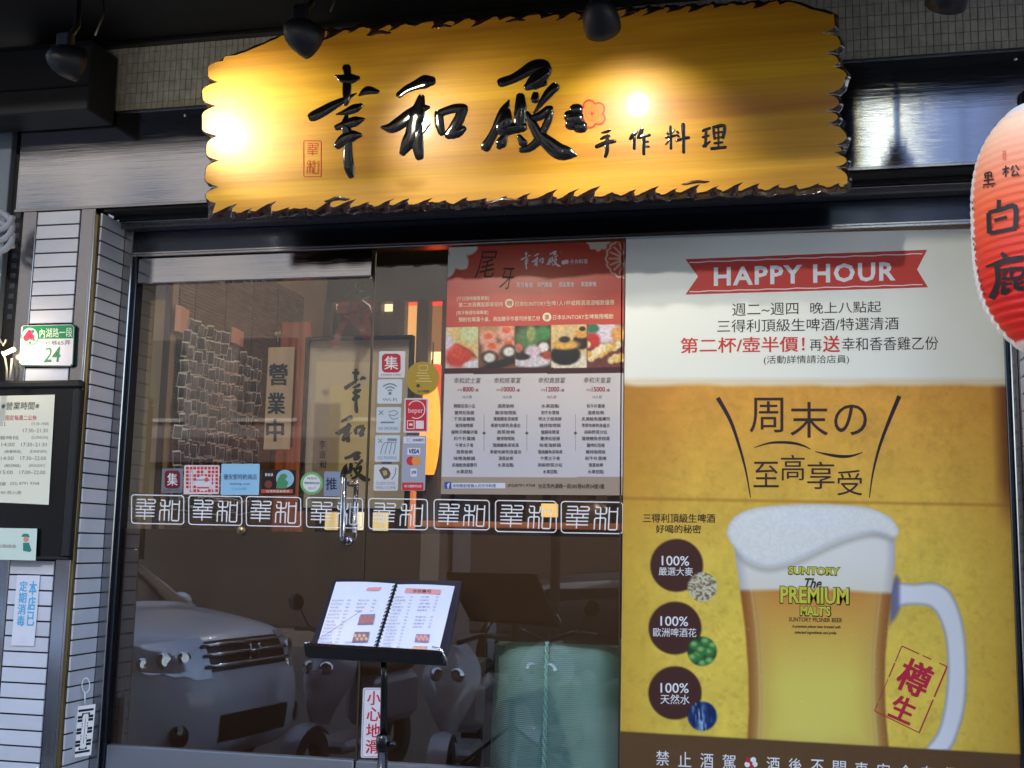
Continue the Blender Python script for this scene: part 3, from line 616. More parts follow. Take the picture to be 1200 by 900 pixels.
for i, st in enumerate(SEAL):
    o = []
    for u, v in st:
        if u < 600: o.append((360 + (u - 245) / 315 * 13, 168 + (v - 185) / 340 * 14.5))
        else: o.append((359.5 + (u - 620) / 330 * 14, 188 + (v - 185) / 345 * 15.5))
    ribbon(mb, onS, o, 0.75, 0.0012 + 0.0001 * i)
mb.build('red_seal', redline, sign)

# ================================================================== LAMPS
lens_m = M('lit_lamp_lens', (255, 236, 200), emit=7.0)
lens_off = M('unlit_lamp_lens', (90, 88, 84), rough=0.2)
head_m = M('navy_black_lamp_shell', (13, 14, 20), rough=0.5)
def spot(px, py, aim, energy, label, on=True, Yl=-1.05, ang=56, rad=0.03, lr=0.05):
    p = P(px, py, Yl); tgt = Vector(aim); ax = (tgt - p).normalized()
    t = thing('spotlight', label, 'lamp', (p.x, -1.06, ZC - 0.02), 'spotlights along the canopy rail')
    mb = MB(); mb.lathe([(0.0, -0.062), (0.012, -0.060), (0.030, -0.048), (0.046, -0.026), (0.056, 0.0), (0.060, 0.03), (0.060, 0.055), (0.056, 0.055), (0.050, 0.03)], p, ax, 28); h = mb.build('lamp_head', head_m, t)
    mb = MB(); mb.lathe([(0.0, 0.045), (lr, 0.045)], p, ax, 24); mb.build('lens', lens_m if on else lens_off, h)
    mb = MB(); mb.tube([(p.x, -1.06, ZC - 0.02), (p.x, -1.06, p.z + 0.15), p + Vector((0, 0.0, 0.06))], 0.011, 8); mb.box(p.x - 0.03, p.x + 0.03, p.y - 0.02, p.y + 0.02, p.z + 0.035, p.z + 0.10, ch=0.01); mb.build('arm', head_m, t)
    mb = MB(); mb.tube([(p.x + 0.05, -1.03, ZC - 0.02), (p.x + 0.09, -1.04, p.z + 0.2), (p.x + 0.06, -1.04, p.z + 0.12)], 0.004, 6); mb.build('cable', black_gap, t)
    if on:
        L = bpy.data.lights.new('spot_light', 'SPOT'); L.energy = energy; L.spot_size = math.radians(ang); L.spot_blend = 0.9; L.color = (1.0, 0.93, 0.78); L.shadow_soft_size = rad
        lo = bpy.data.objects.new('spot_light', L); C.objects.link(lo); lo.location = p + ax * 0.062; lo.rotation_euler = (-ax).to_track_quat('Z', 'Y').to_euler(); lo.parent = t; lo.matrix_parent_inverse = parent_inv(t)
    return t
spot(75, 70, onS(290, 140), 8.0, 'dim outline of the spotlight in the dark top left corner', Yl=-1.12)
spot(352, 40, onS(560, 180), 3.0, 'black spotlight hanging in front of the left part of the golden sign', Yl=-1.14, ang=70)
spot(703, 18, onS(740, 190), 3.2, 'black spotlight hanging in front of the middle of the golden sign', ang=88, rad=0.016, lr=0.022)
spot(1113, -14, P(1050, 250, -0.4), 0, 'unlit spotlight just cut by the top edge above the mosaic tiles', on=False)

# ================================================================== LANTERN
t = thing('paper_lantern', 'red and white paper lantern with black brush characters at the right edge', 'lantern', (P(1225, 265, -1.0).x, -1.0, P(1225, 125, -1.0).z + 0.3))
lc = P(1236, 266, -1.0); LR = 0.222; LH = 0.355
def lant_mat():
    m = bpy.data.materials.new('lantern_paper'); m.use_nodes = True; tt = m.node_tree; b = tt.nodes['Principled BSDF']; a = tt.nodes.new('ShaderNodeAttribute'); a.attribute_name = 'print'
    tt.links.new(a.outputs['Color'], b.inputs['Base Color']); b.inputs['Roughness'].default_value = 0.5; b.inputs['Subsurface Weight'].default_value = 0.0
    tt.links.new(a.outputs['Color'], b.inputs['Emission Color']); b.inputs['Emission Strength'].default_value = 0.03; return m
vs = []; cols = []; nseg = 96; nr = 150
for i in range(nr + 1):
    v = i / nr * 2 - 1; zz = v * LH
    r = LR * (1 - abs(v) ** 3.2 * 0.62) ** 0.8; rib = (i % 5) / 5; r += 0.0055 * math.sin(math.pi * rib) - 0.002
    for k in range(nseg):
        th = 2 * math.pi * k / nseg; vs.append((lc.x + r * math.cos(th), lc.y + r * math.sin(th), lc.z + zz))
        # red field faces the street; white band on the side towards the beer poster
        d = (math.degrees(th) + 360) % 360; ang = abs((d - 262 + 180) % 360 - 180)   # 0 = towards camera-right
        red = np.clip((78 - ang) / 2.5, 0, 1) * np.clip((0.90 - abs(v)) / 0.02, 0, 1) if v > 0 else np.clip((78 - ang) / 2.5, 0, 1) * np.clip((0.965 - abs(v)) / 0.02, 0, 1)
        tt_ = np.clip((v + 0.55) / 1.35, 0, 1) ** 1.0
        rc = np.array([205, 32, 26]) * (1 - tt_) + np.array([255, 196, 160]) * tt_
        rc = np.array([206, 30, 24]) * (1 - min(1, tt_ * 2)) + np.array([238, 104, 66]) * min(1, tt_ * 2) if tt_ < .5 else np.array([238, 104, 66]) * (2 - 2 * tt_) + np.array([255, 216, 184]) * (2 * tt_ - 1)  # paler towards the top: light from above painted into the red
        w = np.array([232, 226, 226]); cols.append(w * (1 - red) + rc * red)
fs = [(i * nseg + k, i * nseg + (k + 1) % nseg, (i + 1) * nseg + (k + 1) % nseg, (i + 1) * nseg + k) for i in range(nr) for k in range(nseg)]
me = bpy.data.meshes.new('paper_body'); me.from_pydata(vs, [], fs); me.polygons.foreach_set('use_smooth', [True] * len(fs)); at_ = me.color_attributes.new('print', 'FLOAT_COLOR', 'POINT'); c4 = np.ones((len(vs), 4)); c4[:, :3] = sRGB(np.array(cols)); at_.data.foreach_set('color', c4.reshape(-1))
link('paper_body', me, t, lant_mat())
def onL(x, y, l=0.0):
    d = raydir(x, y); ox, oy = O.x - lc.x, O.y - lc.y
    rr = LR
    for _ in range(4):
        a = d.x ** 2 + d.y ** 2; b = ox * d.x + oy * d.y; c = ox * ox + oy * oy - (rr + 0.004 + l) ** 2; disc = max(b * b - a * c, 0); s = (-b - math.sqrt(disc)) / a
        p = O + d * s; v = max(-0.99, min(0.99, (p.z - lc.z) / LH)); rr = LR * (1 - abs(v) ** 3.2 * 0.62) ** 0.8
    return p
def flat_strokes(mb, f, sts, lift=0.0012, mi=0, w=1.0, k=4):
    for i, st in enumerate(sts):
        c = crom(st, k); ribbon(mb, f, [(x, y) for x, y, r in c], [max(0.3, r * 2 * w) for x, y, r in c], lift + 0.00012 * i, mi)
inkb = M('brush_ink', (34, 30, 32), rough=0.5)
s7 = 7.0  # zoom of the measured crop (1130,120), 3x
q = lambda L: [[(1130 + x / 3, 120 + y / 3, r / 3) for x, y, r in st] for st in L]
BAI = q([[(122, 342, 8), (120, 372, 7)], [(85, 388, 8), (88, 460, 9)], [(85, 388, 7), (130, 376, 8), (178, 366, 9), (180, 440, 9)], [(88, 460, 7), (182, 442, 7)], [(105, 415, 6), (150, 403, 6)]])
LU = q([[(130, 528, 6), (145, 545, 10)], [(75, 578, 3), (140, 558, 10), (210, 545, 9)], [(112, 570, 9), (118, 630, 10), (95, 690, 12)], [(140, 590, 6), (140, 620, 6)], [(165, 578, 6), (165, 618, 6)], [(125, 590, 5), (205, 585, 7), (195, 615, 6), (130, 620, 5)], [(140, 630, 6), (138, 668, 10), (160, 655, 6)], [(180, 620, 7), (182, 650, 8), (210, 655, 8)], [(135, 640, 5), (170, 636, 4)], [(185, 640, 5), (210, 628, 5)]])
HEI = q([[(72, 250, 3), (92, 244, 3)], [(72, 250, 3), (75, 268, 3)], [(94, 244, 3), (95, 264, 3)], [(83, 245, 3), (84, 290, 3)], [(74, 258, 2), (94, 255, 2)], [(68, 276, 3), (104, 270, 3)], [(66, 290, 3), (108, 285, 3)], [(66, 300, 3), (70, 296, 3)], [(80, 300, 3), (84, 296, 3)], [(96, 296, 3), (102, 294, 3)]])
SONG = q([[(134, 236, 3), (158, 230, 3)], [(146, 222, 3), (146, 262, 3)], [(146, 238, 3), (134, 254, 2)], [(148, 240, 2), (156, 246, 2)], [(172, 222, 3), (164, 238, 3)], [(180, 220, 3), (192, 238, 3)], [(176, 238, 3), (168, 256, 3), (188, 252, 3)], [(184, 244, 2), (192, 258, 3)]])
for g in (BAI, LU, HEI, SONG):
    mb = MB(); flat_strokes(mb, onL, g, 0.001); mb.build('brush_character', inkb, t)
mb = MB()
for i, (x, y) in enumerate(((1139, 236), (1139.5, 243), (1140, 278), (1141, 285), (1142, 291), (1143, 304), (1146, 316), (1147, 321), (1148.5, 327), (1150, 333), (1151.5, 338), (1153, 343))): ribbon(mb, onL, [(x, y), (x + 0.4, y + 3)], 1.4, 0.001)
text(mb, onL, '清酒', 1174.5, 176, 1179, 188, 0.001, 1); mb.build('fine_print', [inkb, M('pale_red_ink', (200, 80, 60))], t)
mb = MB(); mb.lathe([(0.0, LH + 0.045), (0.085, LH + 0.045), (0.09, LH - 0.02), (0.1, LH - 0.03)], lc, (0, 0, 1), 32); mb.build('top_ring', black_gloss, t)
mb = MB(); mb.lathe([(0.0, -LH - 0.03), (0.085, -LH - 0.03), (0.09, -LH + 0.03)], lc, (0, 0, 1), 32); mb.build('bottom_ring', black_gloss, t)
mb = MB(); mb.tube([(lc.x, lc.y, lc.z + LH + 0.04), (lc.x, lc.y, ZC)], 0.004, 6); mb.build('cord', black_gap, t)

# ================================================================== BEER POSTER
G = lambda Y: onY(Y)
def z3(L, ox, oy, s): return [(ox + x / s, oy + y / s) for x, y in L]
def smooth_loop(p): n = len(p); q = crom(list(p[-2:]) + list(p) + list(p[:2]), 3); return q[6:6 + 3 * n]
FOAM = smooth_loop(z3([(310, 110), (325, 75), (360, 50), (420, 35), (520, 28), (620, 28), (720, 35), (790, 60), (822, 95), (825, 115), (812, 127), (785, 118), (760, 112), (720, 115), (660, 132), (600, 157), (540, 186), (490, 205), (440, 215), (400, 208), (365, 190), (335, 158), (318, 135)], 730, 580, 2.553))
BODY = z3([(330, 140), (338, 200), (346, 250), (354, 310), (366, 400), (375, 520), (377, 640), (372, 735), (370, 800), (800, 800), (793, 740), (785, 640), (783, 560), (785, 480), (793, 390), (804, 290), (814, 200), (814, 115), (600, 60), (360, 80)], 730, 580, 2.553)
HOUT = smooth_loop(z3([(812, 268), (870, 266), (930, 262), (975, 285), (1005, 340), (1023, 420), (1029, 520), (1025, 620), (1008, 695), (975, 765), (905, 765), (938, 715), (960, 640), (970, 540), (966, 440), (950, 380), (925, 340), (890, 330), (835, 332), (812, 350)], 730, 580, 2.553))
JOINT = z3([(797, 300), (808, 255), (818, 238), (828, 250), (828, 340), (815, 370), (797, 388)], 730, 580, 2.553)
def beer_fn(X, Y):
    n1 = fbm(X, Y, 34); n2 = fbm(X + 200, Y + 50, 6)
    c = np.empty(X.shape + (3,)); c[:] = (238, 242, 234)
    c = mixc(c, (206, 206, 182), np.clip((X - 1050) / 140, 0, 1) * 0.35)
    yt = np.clip((Y - 452) / 220, 0, 1)[..., None]
    am = np.array([222, 160, 66]) * (1 - yt) + np.array([230, 202, 84]) * yt
    am = am * (0.93 + 0.13 * n1[..., None] + 0.09 * (n2[..., None] - 0.5))
    am = mixc(am, (156, 92, 36), np.clip((812 - X) / 100, 0, 1) * np.clip((640 - Y) / 160, 0, 1) * 0.75)
    am = mixc(am, (190, 142, 48), np.clip((790 - X) / 70, 0, 1) * 0.6)
    am = mixc(am, (172, 122, 40), np.clip((X - 1110) / 90, 0, 1) * (0.35 + 0.5 * n1) * 0.8)
    am = mixc(am, (110, 62, 26), np.clip((X - 1160 - (Y - 450) * 0.035) / 14, 0, 1) * np.clip((625 - Y) / 60, 0, 1) * 0.85)
    am = mixc(am, (150, 92, 28), np.clip(1 - np.abs(Y - (584 + (X - 733) * 0.018)) / 3.2, 0, 1) * 0.45)
    am = mixc(am, (158, 118, 40), np.clip((fbm(X, Y + 400, 9) - 0.60) * 5, 0, 1) * 0.16)
    w = np.clip((Y - (449 + 2.5 * vnoise(X, Y, 25))) / 6 + 0.4, 0, 1); c = mixc(c, 0, 0 * w) * (1 - w[..., None]) + am * w[..., None]
    c = mixc(c, (206, 160, 96), np.clip(1 - np.abs(Y - 447) / 6, 0, 1) * 0.35)
    # mug
    bd = sdist(X, Y, BODY); low = cov(bd, 1.4)
    ctr = 953 + (Y - 690) * 0.02; half = np.clip(np.minimum(bd, 400), 0, 400)
    bt = (np.clip((Y - 692) / 110, 0, 1) ** 0.8)[..., None]
    beer = np.array([205, 138, 66]) * (1 - bt) + np.array([224, 208, 96]) * bt
    beer = mixc(beer, (200, 160, 84), np.exp(-((half - 18) / 14) ** 2) * 0.5)
    beer = mixc(beer, (142, 84, 44), np.clip(1 - half / 17, 0, 1) ** 0.8 * 0.95)
    beer = mixc(beer, (222, 214, 110), np.exp(-((X - ctr) / 42) ** 2) * np.clip((Y - 730) / 140, 0, 1) * 0.55)
    beer = mixc(beer, (238, 232, 170), np.clip((vnoise(X, Y, 2.1) - 0.90) * 9, 0, 1) * np.clip((Y - 700) / 30, 0, 1) * 0.35)
    beer = mixc(beer, (236, 226, 190), np.exp(-((half - 13) / 1.6) ** 2) * 0.28)
    foamb = np.empty_like(beer); foamb[:] = (230, 231, 226); foamb = mixc(foamb, (174, 176, 190), np.clip(1 - half / 12, 0, 1) * 0.9); foamb = mixc(foamb, (210, 205, 176), np.clip((Y - 655) / 40, 0, 1) * 0.35)
    line = 690 + (X - 865) * 0.022 + 1.5 * np.cos((X - 865) / 30); wb = np.clip((Y - line) / 5 + 0.5, 0, 1)[..., None]
    mug = foamb * (1 - wb) + beer * wb
    hd = sdist(X, Y, HOUT); hc = np.empty_like(beer); hc[:] = (226, 230, 236); hc = mixc(hc, (128, 138, 168), np.clip(1 - hd / 4.5, 0, 1) * 0.75); hc = mixc(hc, (222, 230, 240), np.clip(hd - 6, 0, 6) / 8)
    hw = cov(hd, 1.2)[..., None]; c = c * (1 - hw) + hc * hw
    c = mixc(c, (98, 100, 142), cov(sdist(X, Y, JOINT), 2.5) * 0.85)
    c = c * (1 - low[..., None]) + mug * low[..., None]
    fd = sdist(X, Y, FOAM); fc = np.empty_like(beer); fc[:] = (230, 233, 232); fc = mixc(fc, (228, 236, 240), np.clip(1 - np.hypot((X - 940) / 90, (Y - 607) / 16), 0, 1)); fc = mixc(fc, (184, 190, 198), np.clip(1 - fd / 6, 0, 1) ** 1.5 * 0.7); fc = fc * (0.975 + 0.05 * vnoise(X, Y, 2.4)[..., None])
    sh = np.clip(1 - np.abs(fd + 3.5) / 6, 0, 1) * (Y > 622) * (bd > 1); c = mixc(c, (158, 158, 150), sh * 0.55)
    fw = cov(fd, 1.3)[..., None]; c = c * (1 - fw) + fc * fw
    # side pictures
    dk = (74, 44, 40)
    for cx, cy, r in ((793, 662.6, 31), (791, 736, 31), (791, 812, 31.3)): c = mixc(c, dk, cov(r - np.hypot(X - cx, Y - cy), 1))
    bar = np.empty_like(c); v = vnoise(X * 1.0, Y * 1.6, 2.6); bar[:] = (208, 204, 176); bar = mixc(bar, (120, 104, 74), np.clip((v - 0.5) * 3, 0, 1)); bar = mixc(bar, (60, 50, 40), np.clip((vnoise(X + 50, Y, 2.2) - 0.74) * 6, 0, 1))
    w = cov(17.2 - np.hypot(X - 823.2, Y - 688), 1)[..., None]; c = c * (1 - w) + bar * w
    hp = np.empty_like(c); hp[:] = (30, 70, 40)
    for hx, hy in ((814, 756), (827, 752), (818, 768), (831, 764), (824, 778), (836, 757), (812, 771), (832, 775), (822, 762)): hp = blob(hp, X, Y, hx, hy, 6.5, 5.4, (66, 124, 66), 0.6); hp = blob(hp, X, Y, hx - 1, hy - 1.5, 3.4, 2.6, (134, 186, 112), 0.9)
    w = cov(17.2 - np.hypot(X - 822.8, Y - 763.3), 1)[..., None]; c = c * (1 - w) + hp * w
    wt = np.empty_like(c); wt[:] = (22, 42, 92); fl = vnoise(X * 1.6, (Y - X * 0.2) * 0.35, 3.0) + 0.4 * vnoise(X, Y, 5); band = np.clip(1 - np.abs((X - 820) - (Y - 838) * 0.25) / 10, 0, 1); wt = mixc(wt, (196, 220, 244), np.clip((fl - 0.45) * 2.4, 0, 1) * band); wt = mixc(wt, (70, 120, 200), np.clip((fl - 0.7), 0, 1))
    w = cov(17.2 - np.hypot(X - 823, Y - 839.3), 1)[..., None]; c = c * (1 - w) + wt * w
    bl = cov(Y - (857 + (X - 728) * 0.0575), 1); br = np.empty_like(c); br[:] = (98, 72, 46); br = br * (0.96 + 0.08 * n2[..., None]); c = c * (1 - bl[..., None]) + br * bl[..., None]
    return c
YP = -0.006; g = onY(YP)
bp1 = thing('beer_poster', 'tall white and amber HAPPY HOUR poster with a big foaming beer mug', 'poster', tuple(P(955, 930, YP)))
raster('printed_sheet', bp1, 733, 270, 1190, 925, 1.3, beer_fn, YP, quad=[(733.8, 277.5), (1176, 267.5), (1198.5, 940), (726.3, 918)])
K = ink((52, 44, 52)); RD = ink((206, 62, 56)); WH = ink((232, 234, 238)); DKB = ink((60, 44, 34))
mb = MB(); poly(mb, g, [(803.3, 303.7), (1086.5, 292.7), (1074.7, 315.8), (1087.5, 336.7), (803.3, 345.2), (818, 323.9)], 0.0006); mb.build('banner', ink((204, 68, 60)), bp1)
mb = MB()
for y0, y1 in ((307.5, 297.3), (341.8, 333.6)):
    pts = [(808 + (1081 - 808) * k / 24, y0 + (y1 - y0) * k / 24 + 0.5 * math.sin(k * 2.1)) for k in range(25)]; ribbon(mb, g, pts, 1.1, 0.0010)
text(mb, g, 'HAPPY HOUR', 836.5, 309.8, 1049.5, 332.2, 0.0012, bold=0.03, dy=-6.6, space=1.14); mb.build('headline', WH, bp1)
def line(par, fmap, mat, *items, name='lettering', lift=0.0009):
    mb = MB()
    for it in items: text(mb, fmap, it[0], it[1], it[2], it[3], it[4], lift, bold=(it[6] if len(it) > 6 else 0.0), dy=(it[5] if len(it) > 5 else 0), shear=(it[7] if len(it) > 7 else 0))
    return mb.build(name, mat, par)
line(bp1, g, K, ('週二~週四', 858, 355, 935.5, 369.5, -1.6), ('晚上八點起', 949.5, 353.5, 1032.5, 367, -1.8))
line(bp1, g, K, ('三得利頂級生啤酒/特選清酒', 840.5, 373, 1053, 388, -3.6))
line(bp1, g, RD, ('第二杯/壺半價！', 797.8, 395, 942.7, 413, -2, 0.025), ('送', 964.7, 393.5, 984, 412.5, 0, 0.03))
line(bp1, g, K, ('再', 949, 398, 963, 411), ('幸和香香雞乙份', 986.7, 394.8, 1099.6, 410.5, -1.5))
line(bp1, g, K, ('(活動詳情請洽店員)', 895, 416.3, 995, 427.3, -0.8))
K2 = ink((58, 38, 42))
line(bp1, g, K2, ('周', 878.5, 466, 918, 507), ('末', 926, 471, 970.5, 513), ('の', 977.5, 474, 1016, 510)).name = 'headline'
line(bp1, g, K2, ('至', 883, 541, 912.6, 571), ('高', 915, 533, 943, 563), ('享', 946, 541, 978, 573), ('受', 981, 550.5, 1010.5, 580.5)).name = 'headline'
mb = MB()
c = crom([(884, 524.5), (900, 519.5), (915, 518.3), (930, 519.3), (942, 522.5), (950, 526.5)], 4); ribbon(mb, g, c, [0.6 + 2.6 * math.sin(math.pi * i / (len(c) - 1)) for i in range(len(c))], 0.0008)
c = crom([(955, 529), (970, 532.6), (985, 534.8), (998, 534.2), (1011, 530)], 4); ribbon(mb, g, c, [0.6 + 3 * math.sin(math.pi * i / (len(c) - 1)) for i in range(len(c))], 0.0008)
for L in ([(841, 466), (856, 493), (867, 525), (874.5, 554), (879.5, 583)], [(1054, 464), (1041.5, 494), (1030.5, 524), (1023, 554), (1018.8, 583)]):
    c = crom(L, 5); ribbon(mb, g, c, [5.2 - 4.2 * i / (len(c) - 1) for i in range(len(c))], 0.0008)
mb.build('glass_outline', ink((44, 30, 44)), bp1)
line(bp1, g, DKB, ('三得利頂級生啤酒', 753.5, 602, 838, 612.5, 0.4, 0.02), ('好喝的秘密', 768.4, 615, 821.5, 624.8, 0.4, 0.02))
line(bp1, g, WH, ('100%', 775.4, 651.5, 807.6, 662.8, 0.6, 0.01), ('嚴選大麥', 772, 664.8, 812, 674.5, 0.6, 0.01), ('100%', 773.9, 722.3, 806.4, 733.6, 0.6, 0.01), ('歐洲啤酒花', 765.5, 736, 816, 746.3, 0.6, 0.01), ('100%', 774, 800.5, 807, 812, 0.6, 0.01), ('天然水', 774, 813.8, 808, 825.2, 0.6, 0.01))
YG = ink((206, 204, 72)); DG = ink((54, 50, 30))
mb = MB()
for s_, a in (('SUNTORY', (924, 664.5, 984, 673.2, 1.2)), ('PREMIUM', (914.5, 688, 994.5, 707.5, 2)), ("MALT'S", (938, 710.3, 973, 721.5, 1.0))):
    x0, y0, x1, y1, dy = a; text(mb, g, s_, x0 - 0.9, y0 - 0.8, x1 + 1.3, y1 + 1.3, 0.0008, 0, 0.075 if s_ != 'PREMIUM' else 0.06, dy=dy); text(mb, g, s_, x0, y0, x1, y1, 0.0014, 1, 0.035 if s_ != 'PREMIUM' else 0.028, dy=dy)
text(mb, g, 'The', 943, 677.5, 963, 689.5, 0.0012, 0, 0.02, shear=0.35); text(mb, g, 'SUNTORY PILSNER BEER', 924.5, 723.8, 987, 728.8, 0.0010, 0, 0.01, dy=1)
text(mb, g, 'A premium pilsner beer brewed with', 928, 732.5, 985, 737, 0.0010, 0, 0.02, dy=1, shear=0.3); text(mb, g, 'selected ingredients and pride', 931, 739.5, 980, 744, 0.0010, 0, 0.02, dy=1, shear=0.3)
mb.build('mug_logo', [DG, YG], bp1)
SR = ink((188, 40, 66)); cs, sn = math.cos(math.radians(24)), math.sin(math.radians(24))
def rotm(cx, cy): return lambda x, y, l=0.0: g(cx + (x - cx) * cs - (y - cy) * sn, cy + (x - cx) * sn + (y - cy) * cs, l)
mb = MB(); h = rotm(1072, 794); text(mb, h, '樽', 1054, 775, 1090, 814, 0.0010, bold=0.05); h = rotm(1058, 831); text(mb, h, '生', 1045, 817, 1072, 845, 0.0011, bold=0.06)
Q = z3([(325, 118), (692, 285), (465, 822), (103, 645)], 1010, 740, 6.925)
def seg(a, b, t0, t1, w): ribbon(mb, g, [(a[0] + (b[0] - a[0]) * t, a[1] + (b[1] - a[1]) * t) for t in (t0, (t0 + t1) / 2, t1)], w, 0.0009)
seg(Q[0], Q[1], 0, 0.38, 1.3); seg(Q[0], Q[1], 0.46, 0.65, 1.3); seg(Q[0], Q[1], 0.83, 1, 1.4); seg(Q[1], Q[2], 0, 0.46, 1.8); seg(Q[1], Q[2], 0.50, 1, 1.7); seg(Q[2], Q[3], 0, 1, 1.2); seg(Q[3], Q[0], 0, 0.12, 1.2); seg(Q[3], Q[0], 0.16, 0.5, 0.8); seg(Q[3], Q[0], 0.52, 0.74, 1.4); seg(Q[3], Q[0], 0.76, 1, 1.2)
mb.build('red_stamp', SR, bp1)
for i, ch in enumerate('禁止酒駕*酒後不開車安全有保障'):
    mb = MB()
    x = 776.5 + 25.9 * i; y = 888.3 + (x - 776) * 0.0575
    if ch == '*':
        for k in range(5): a = 2 * math.pi * k / 5 + 0.3; poly(mb, g, circ(x + 4.6 * math.cos(a), y + 4.6 * math.sin(a), 3.4, 10), 0.0008 + 0.0001 * k, 1 if k % 2 else 0)
        poly(mb, g, circ(x, y, 2, 8), 0.0016, 1)
    else: text(mb, g, ch, x - 7.6, y - 8.6, x + 7.6, y + 8.8, 0.0009, 0, 0.005, dy=0.8)
    mb.build('plum_mark' if ch == '*' else 'warning_character', [WH, ink((176, 56, 50))], bp1)

# ================================================================== RED PARTY MENU POSTER
def food(c, X, Y, i, x0, x1):
    u = (X - x0) / (x1 - x0); v = (Y - 384) / 46.5
    def B(cx, cy, rx, ry, col, soft=0.5, rot=0): return blob(c, u, v, cx, cy, rx, ry, col, soft, rot)
    nz = vnoise(X, Y, 2.2)
    if i == 0:
        c[:] = (206, 196, 190); c = B(0.55, 0.35, 0.6, 0.5, (214, 186, 120)); c = B(0.75, 0.15, 0.3, 0.25, (196, 204, 150)); c = B(0.1, 0.45, 0.16, 0.25, (220, 200, 216)); c = B(0.62, 0.6, 0.35, 0.07, (120, 60, 30), rot=0.5); c = B(0.4, 0.75, 0.42, 0.26, (204, 62, 50)); c = B(0.35, 0.62, 0.2, 0.2, (214, 74, 54)); c = B(0.85, 0.95, 0.3, 0.1, (214, 214, 222))
    elif i == 1:
        c[:] = (120, 76, 50); c = B(0.5, 0.1, 0.8, 0.2, (176, 128, 84))
        for a, b in ((0.25, 0.3), (0.75, 0.15), (0.8, 0.5), (0.35, 0.55)): c = B(a, b, 0.24, 0.2, (222, 160, 140)); c = B(a + 0.02, b - 0.06, 0.12, 0.08, (222, 96, 52))
        for a, b in ((0.3, 0.78), (0.83, 0.64)): c = B(a, b, 0.22, 0.17, (30, 28, 28)); c = B(a, b, 0.16, 0.12, (220, 216, 206))
        c = B(0.7, 0.92, 0.7, 0.10, (34, 30, 32), rot=-0.25)
    elif i == 2:
        c[:] = (40, 48, 36); c = B(0.4, 0.3, 0.4, 0.28, (84, 122, 70)); c = B(0.8, 0.2, 0.22, 0.2, (70, 132, 72)); c = B(0.45, 0.2, 0.12, 0.2, (150, 160, 96)); c = B(0.8, 0.55, 0.2, 0.17, (60, 40, 40)); c = B(0.8, 0.55, 0.15, 0.13, (226, 220, 216)); c = B(0.5, 0.65, 0.22, 0.16, (222, 192, 206)); c = B(0.45, 0.9, 0.6, 0.15, (216, 206, 212)); c = B(0.1, 0.55, 0.12, 0.12, (196, 110, 90)); c = B(0.9, 0.75, 0.15, 0.1, (176, 70, 50)); c = B(0.2, 0.78, 0.22, 0.08, (40, 36, 40))
    elif i == 3:
        c[:] = (216, 186, 128); c = B(0.6, 0.95, 0.7, 0.25, (222, 212, 190)); c = B(0.4, 0.75, 0.42, 0.26, (30, 28, 30), 0.2); c = B(0.85, 0.42, 0.24, 0.2, (40, 34, 32), 0.3); c = B(0.4, 0.5, 0.38, 0.12, (222, 170, 80)); c = B(0.85, 0.24, 0.2, 0.1, (222, 160, 70)); c = B(0.38, 0.36, 0.15, 0.08, (40, 34, 36)); c = B(0.87, 0.1, 0.09, 0.06, (50, 36, 30))
    else:
        c[:] = (110, 60, 60); c = B(0.5, 0.2, 0.45, 0.3, (220, 208, 216)); c = B(0.15, 0.4, 0.2, 0.2, (196, 50, 50)); c = B(0.85, 0.25, 0.2, 0.2, (226, 160, 90)); c = B(0.15, 0.1, 0.18, 0.12, (60, 110, 80))
        for k in range(22):
            a = (k * 0.37) % 1; b = 0.5 + ((k * 0.61) % 1) * 0.42; c = B(a, b, 0.1, 0.09, ((230, 206, 140), (226, 170, 80), (236, 222, 180))[k % 3])
    return c * (0.88 + 0.2 * nz[..., None])
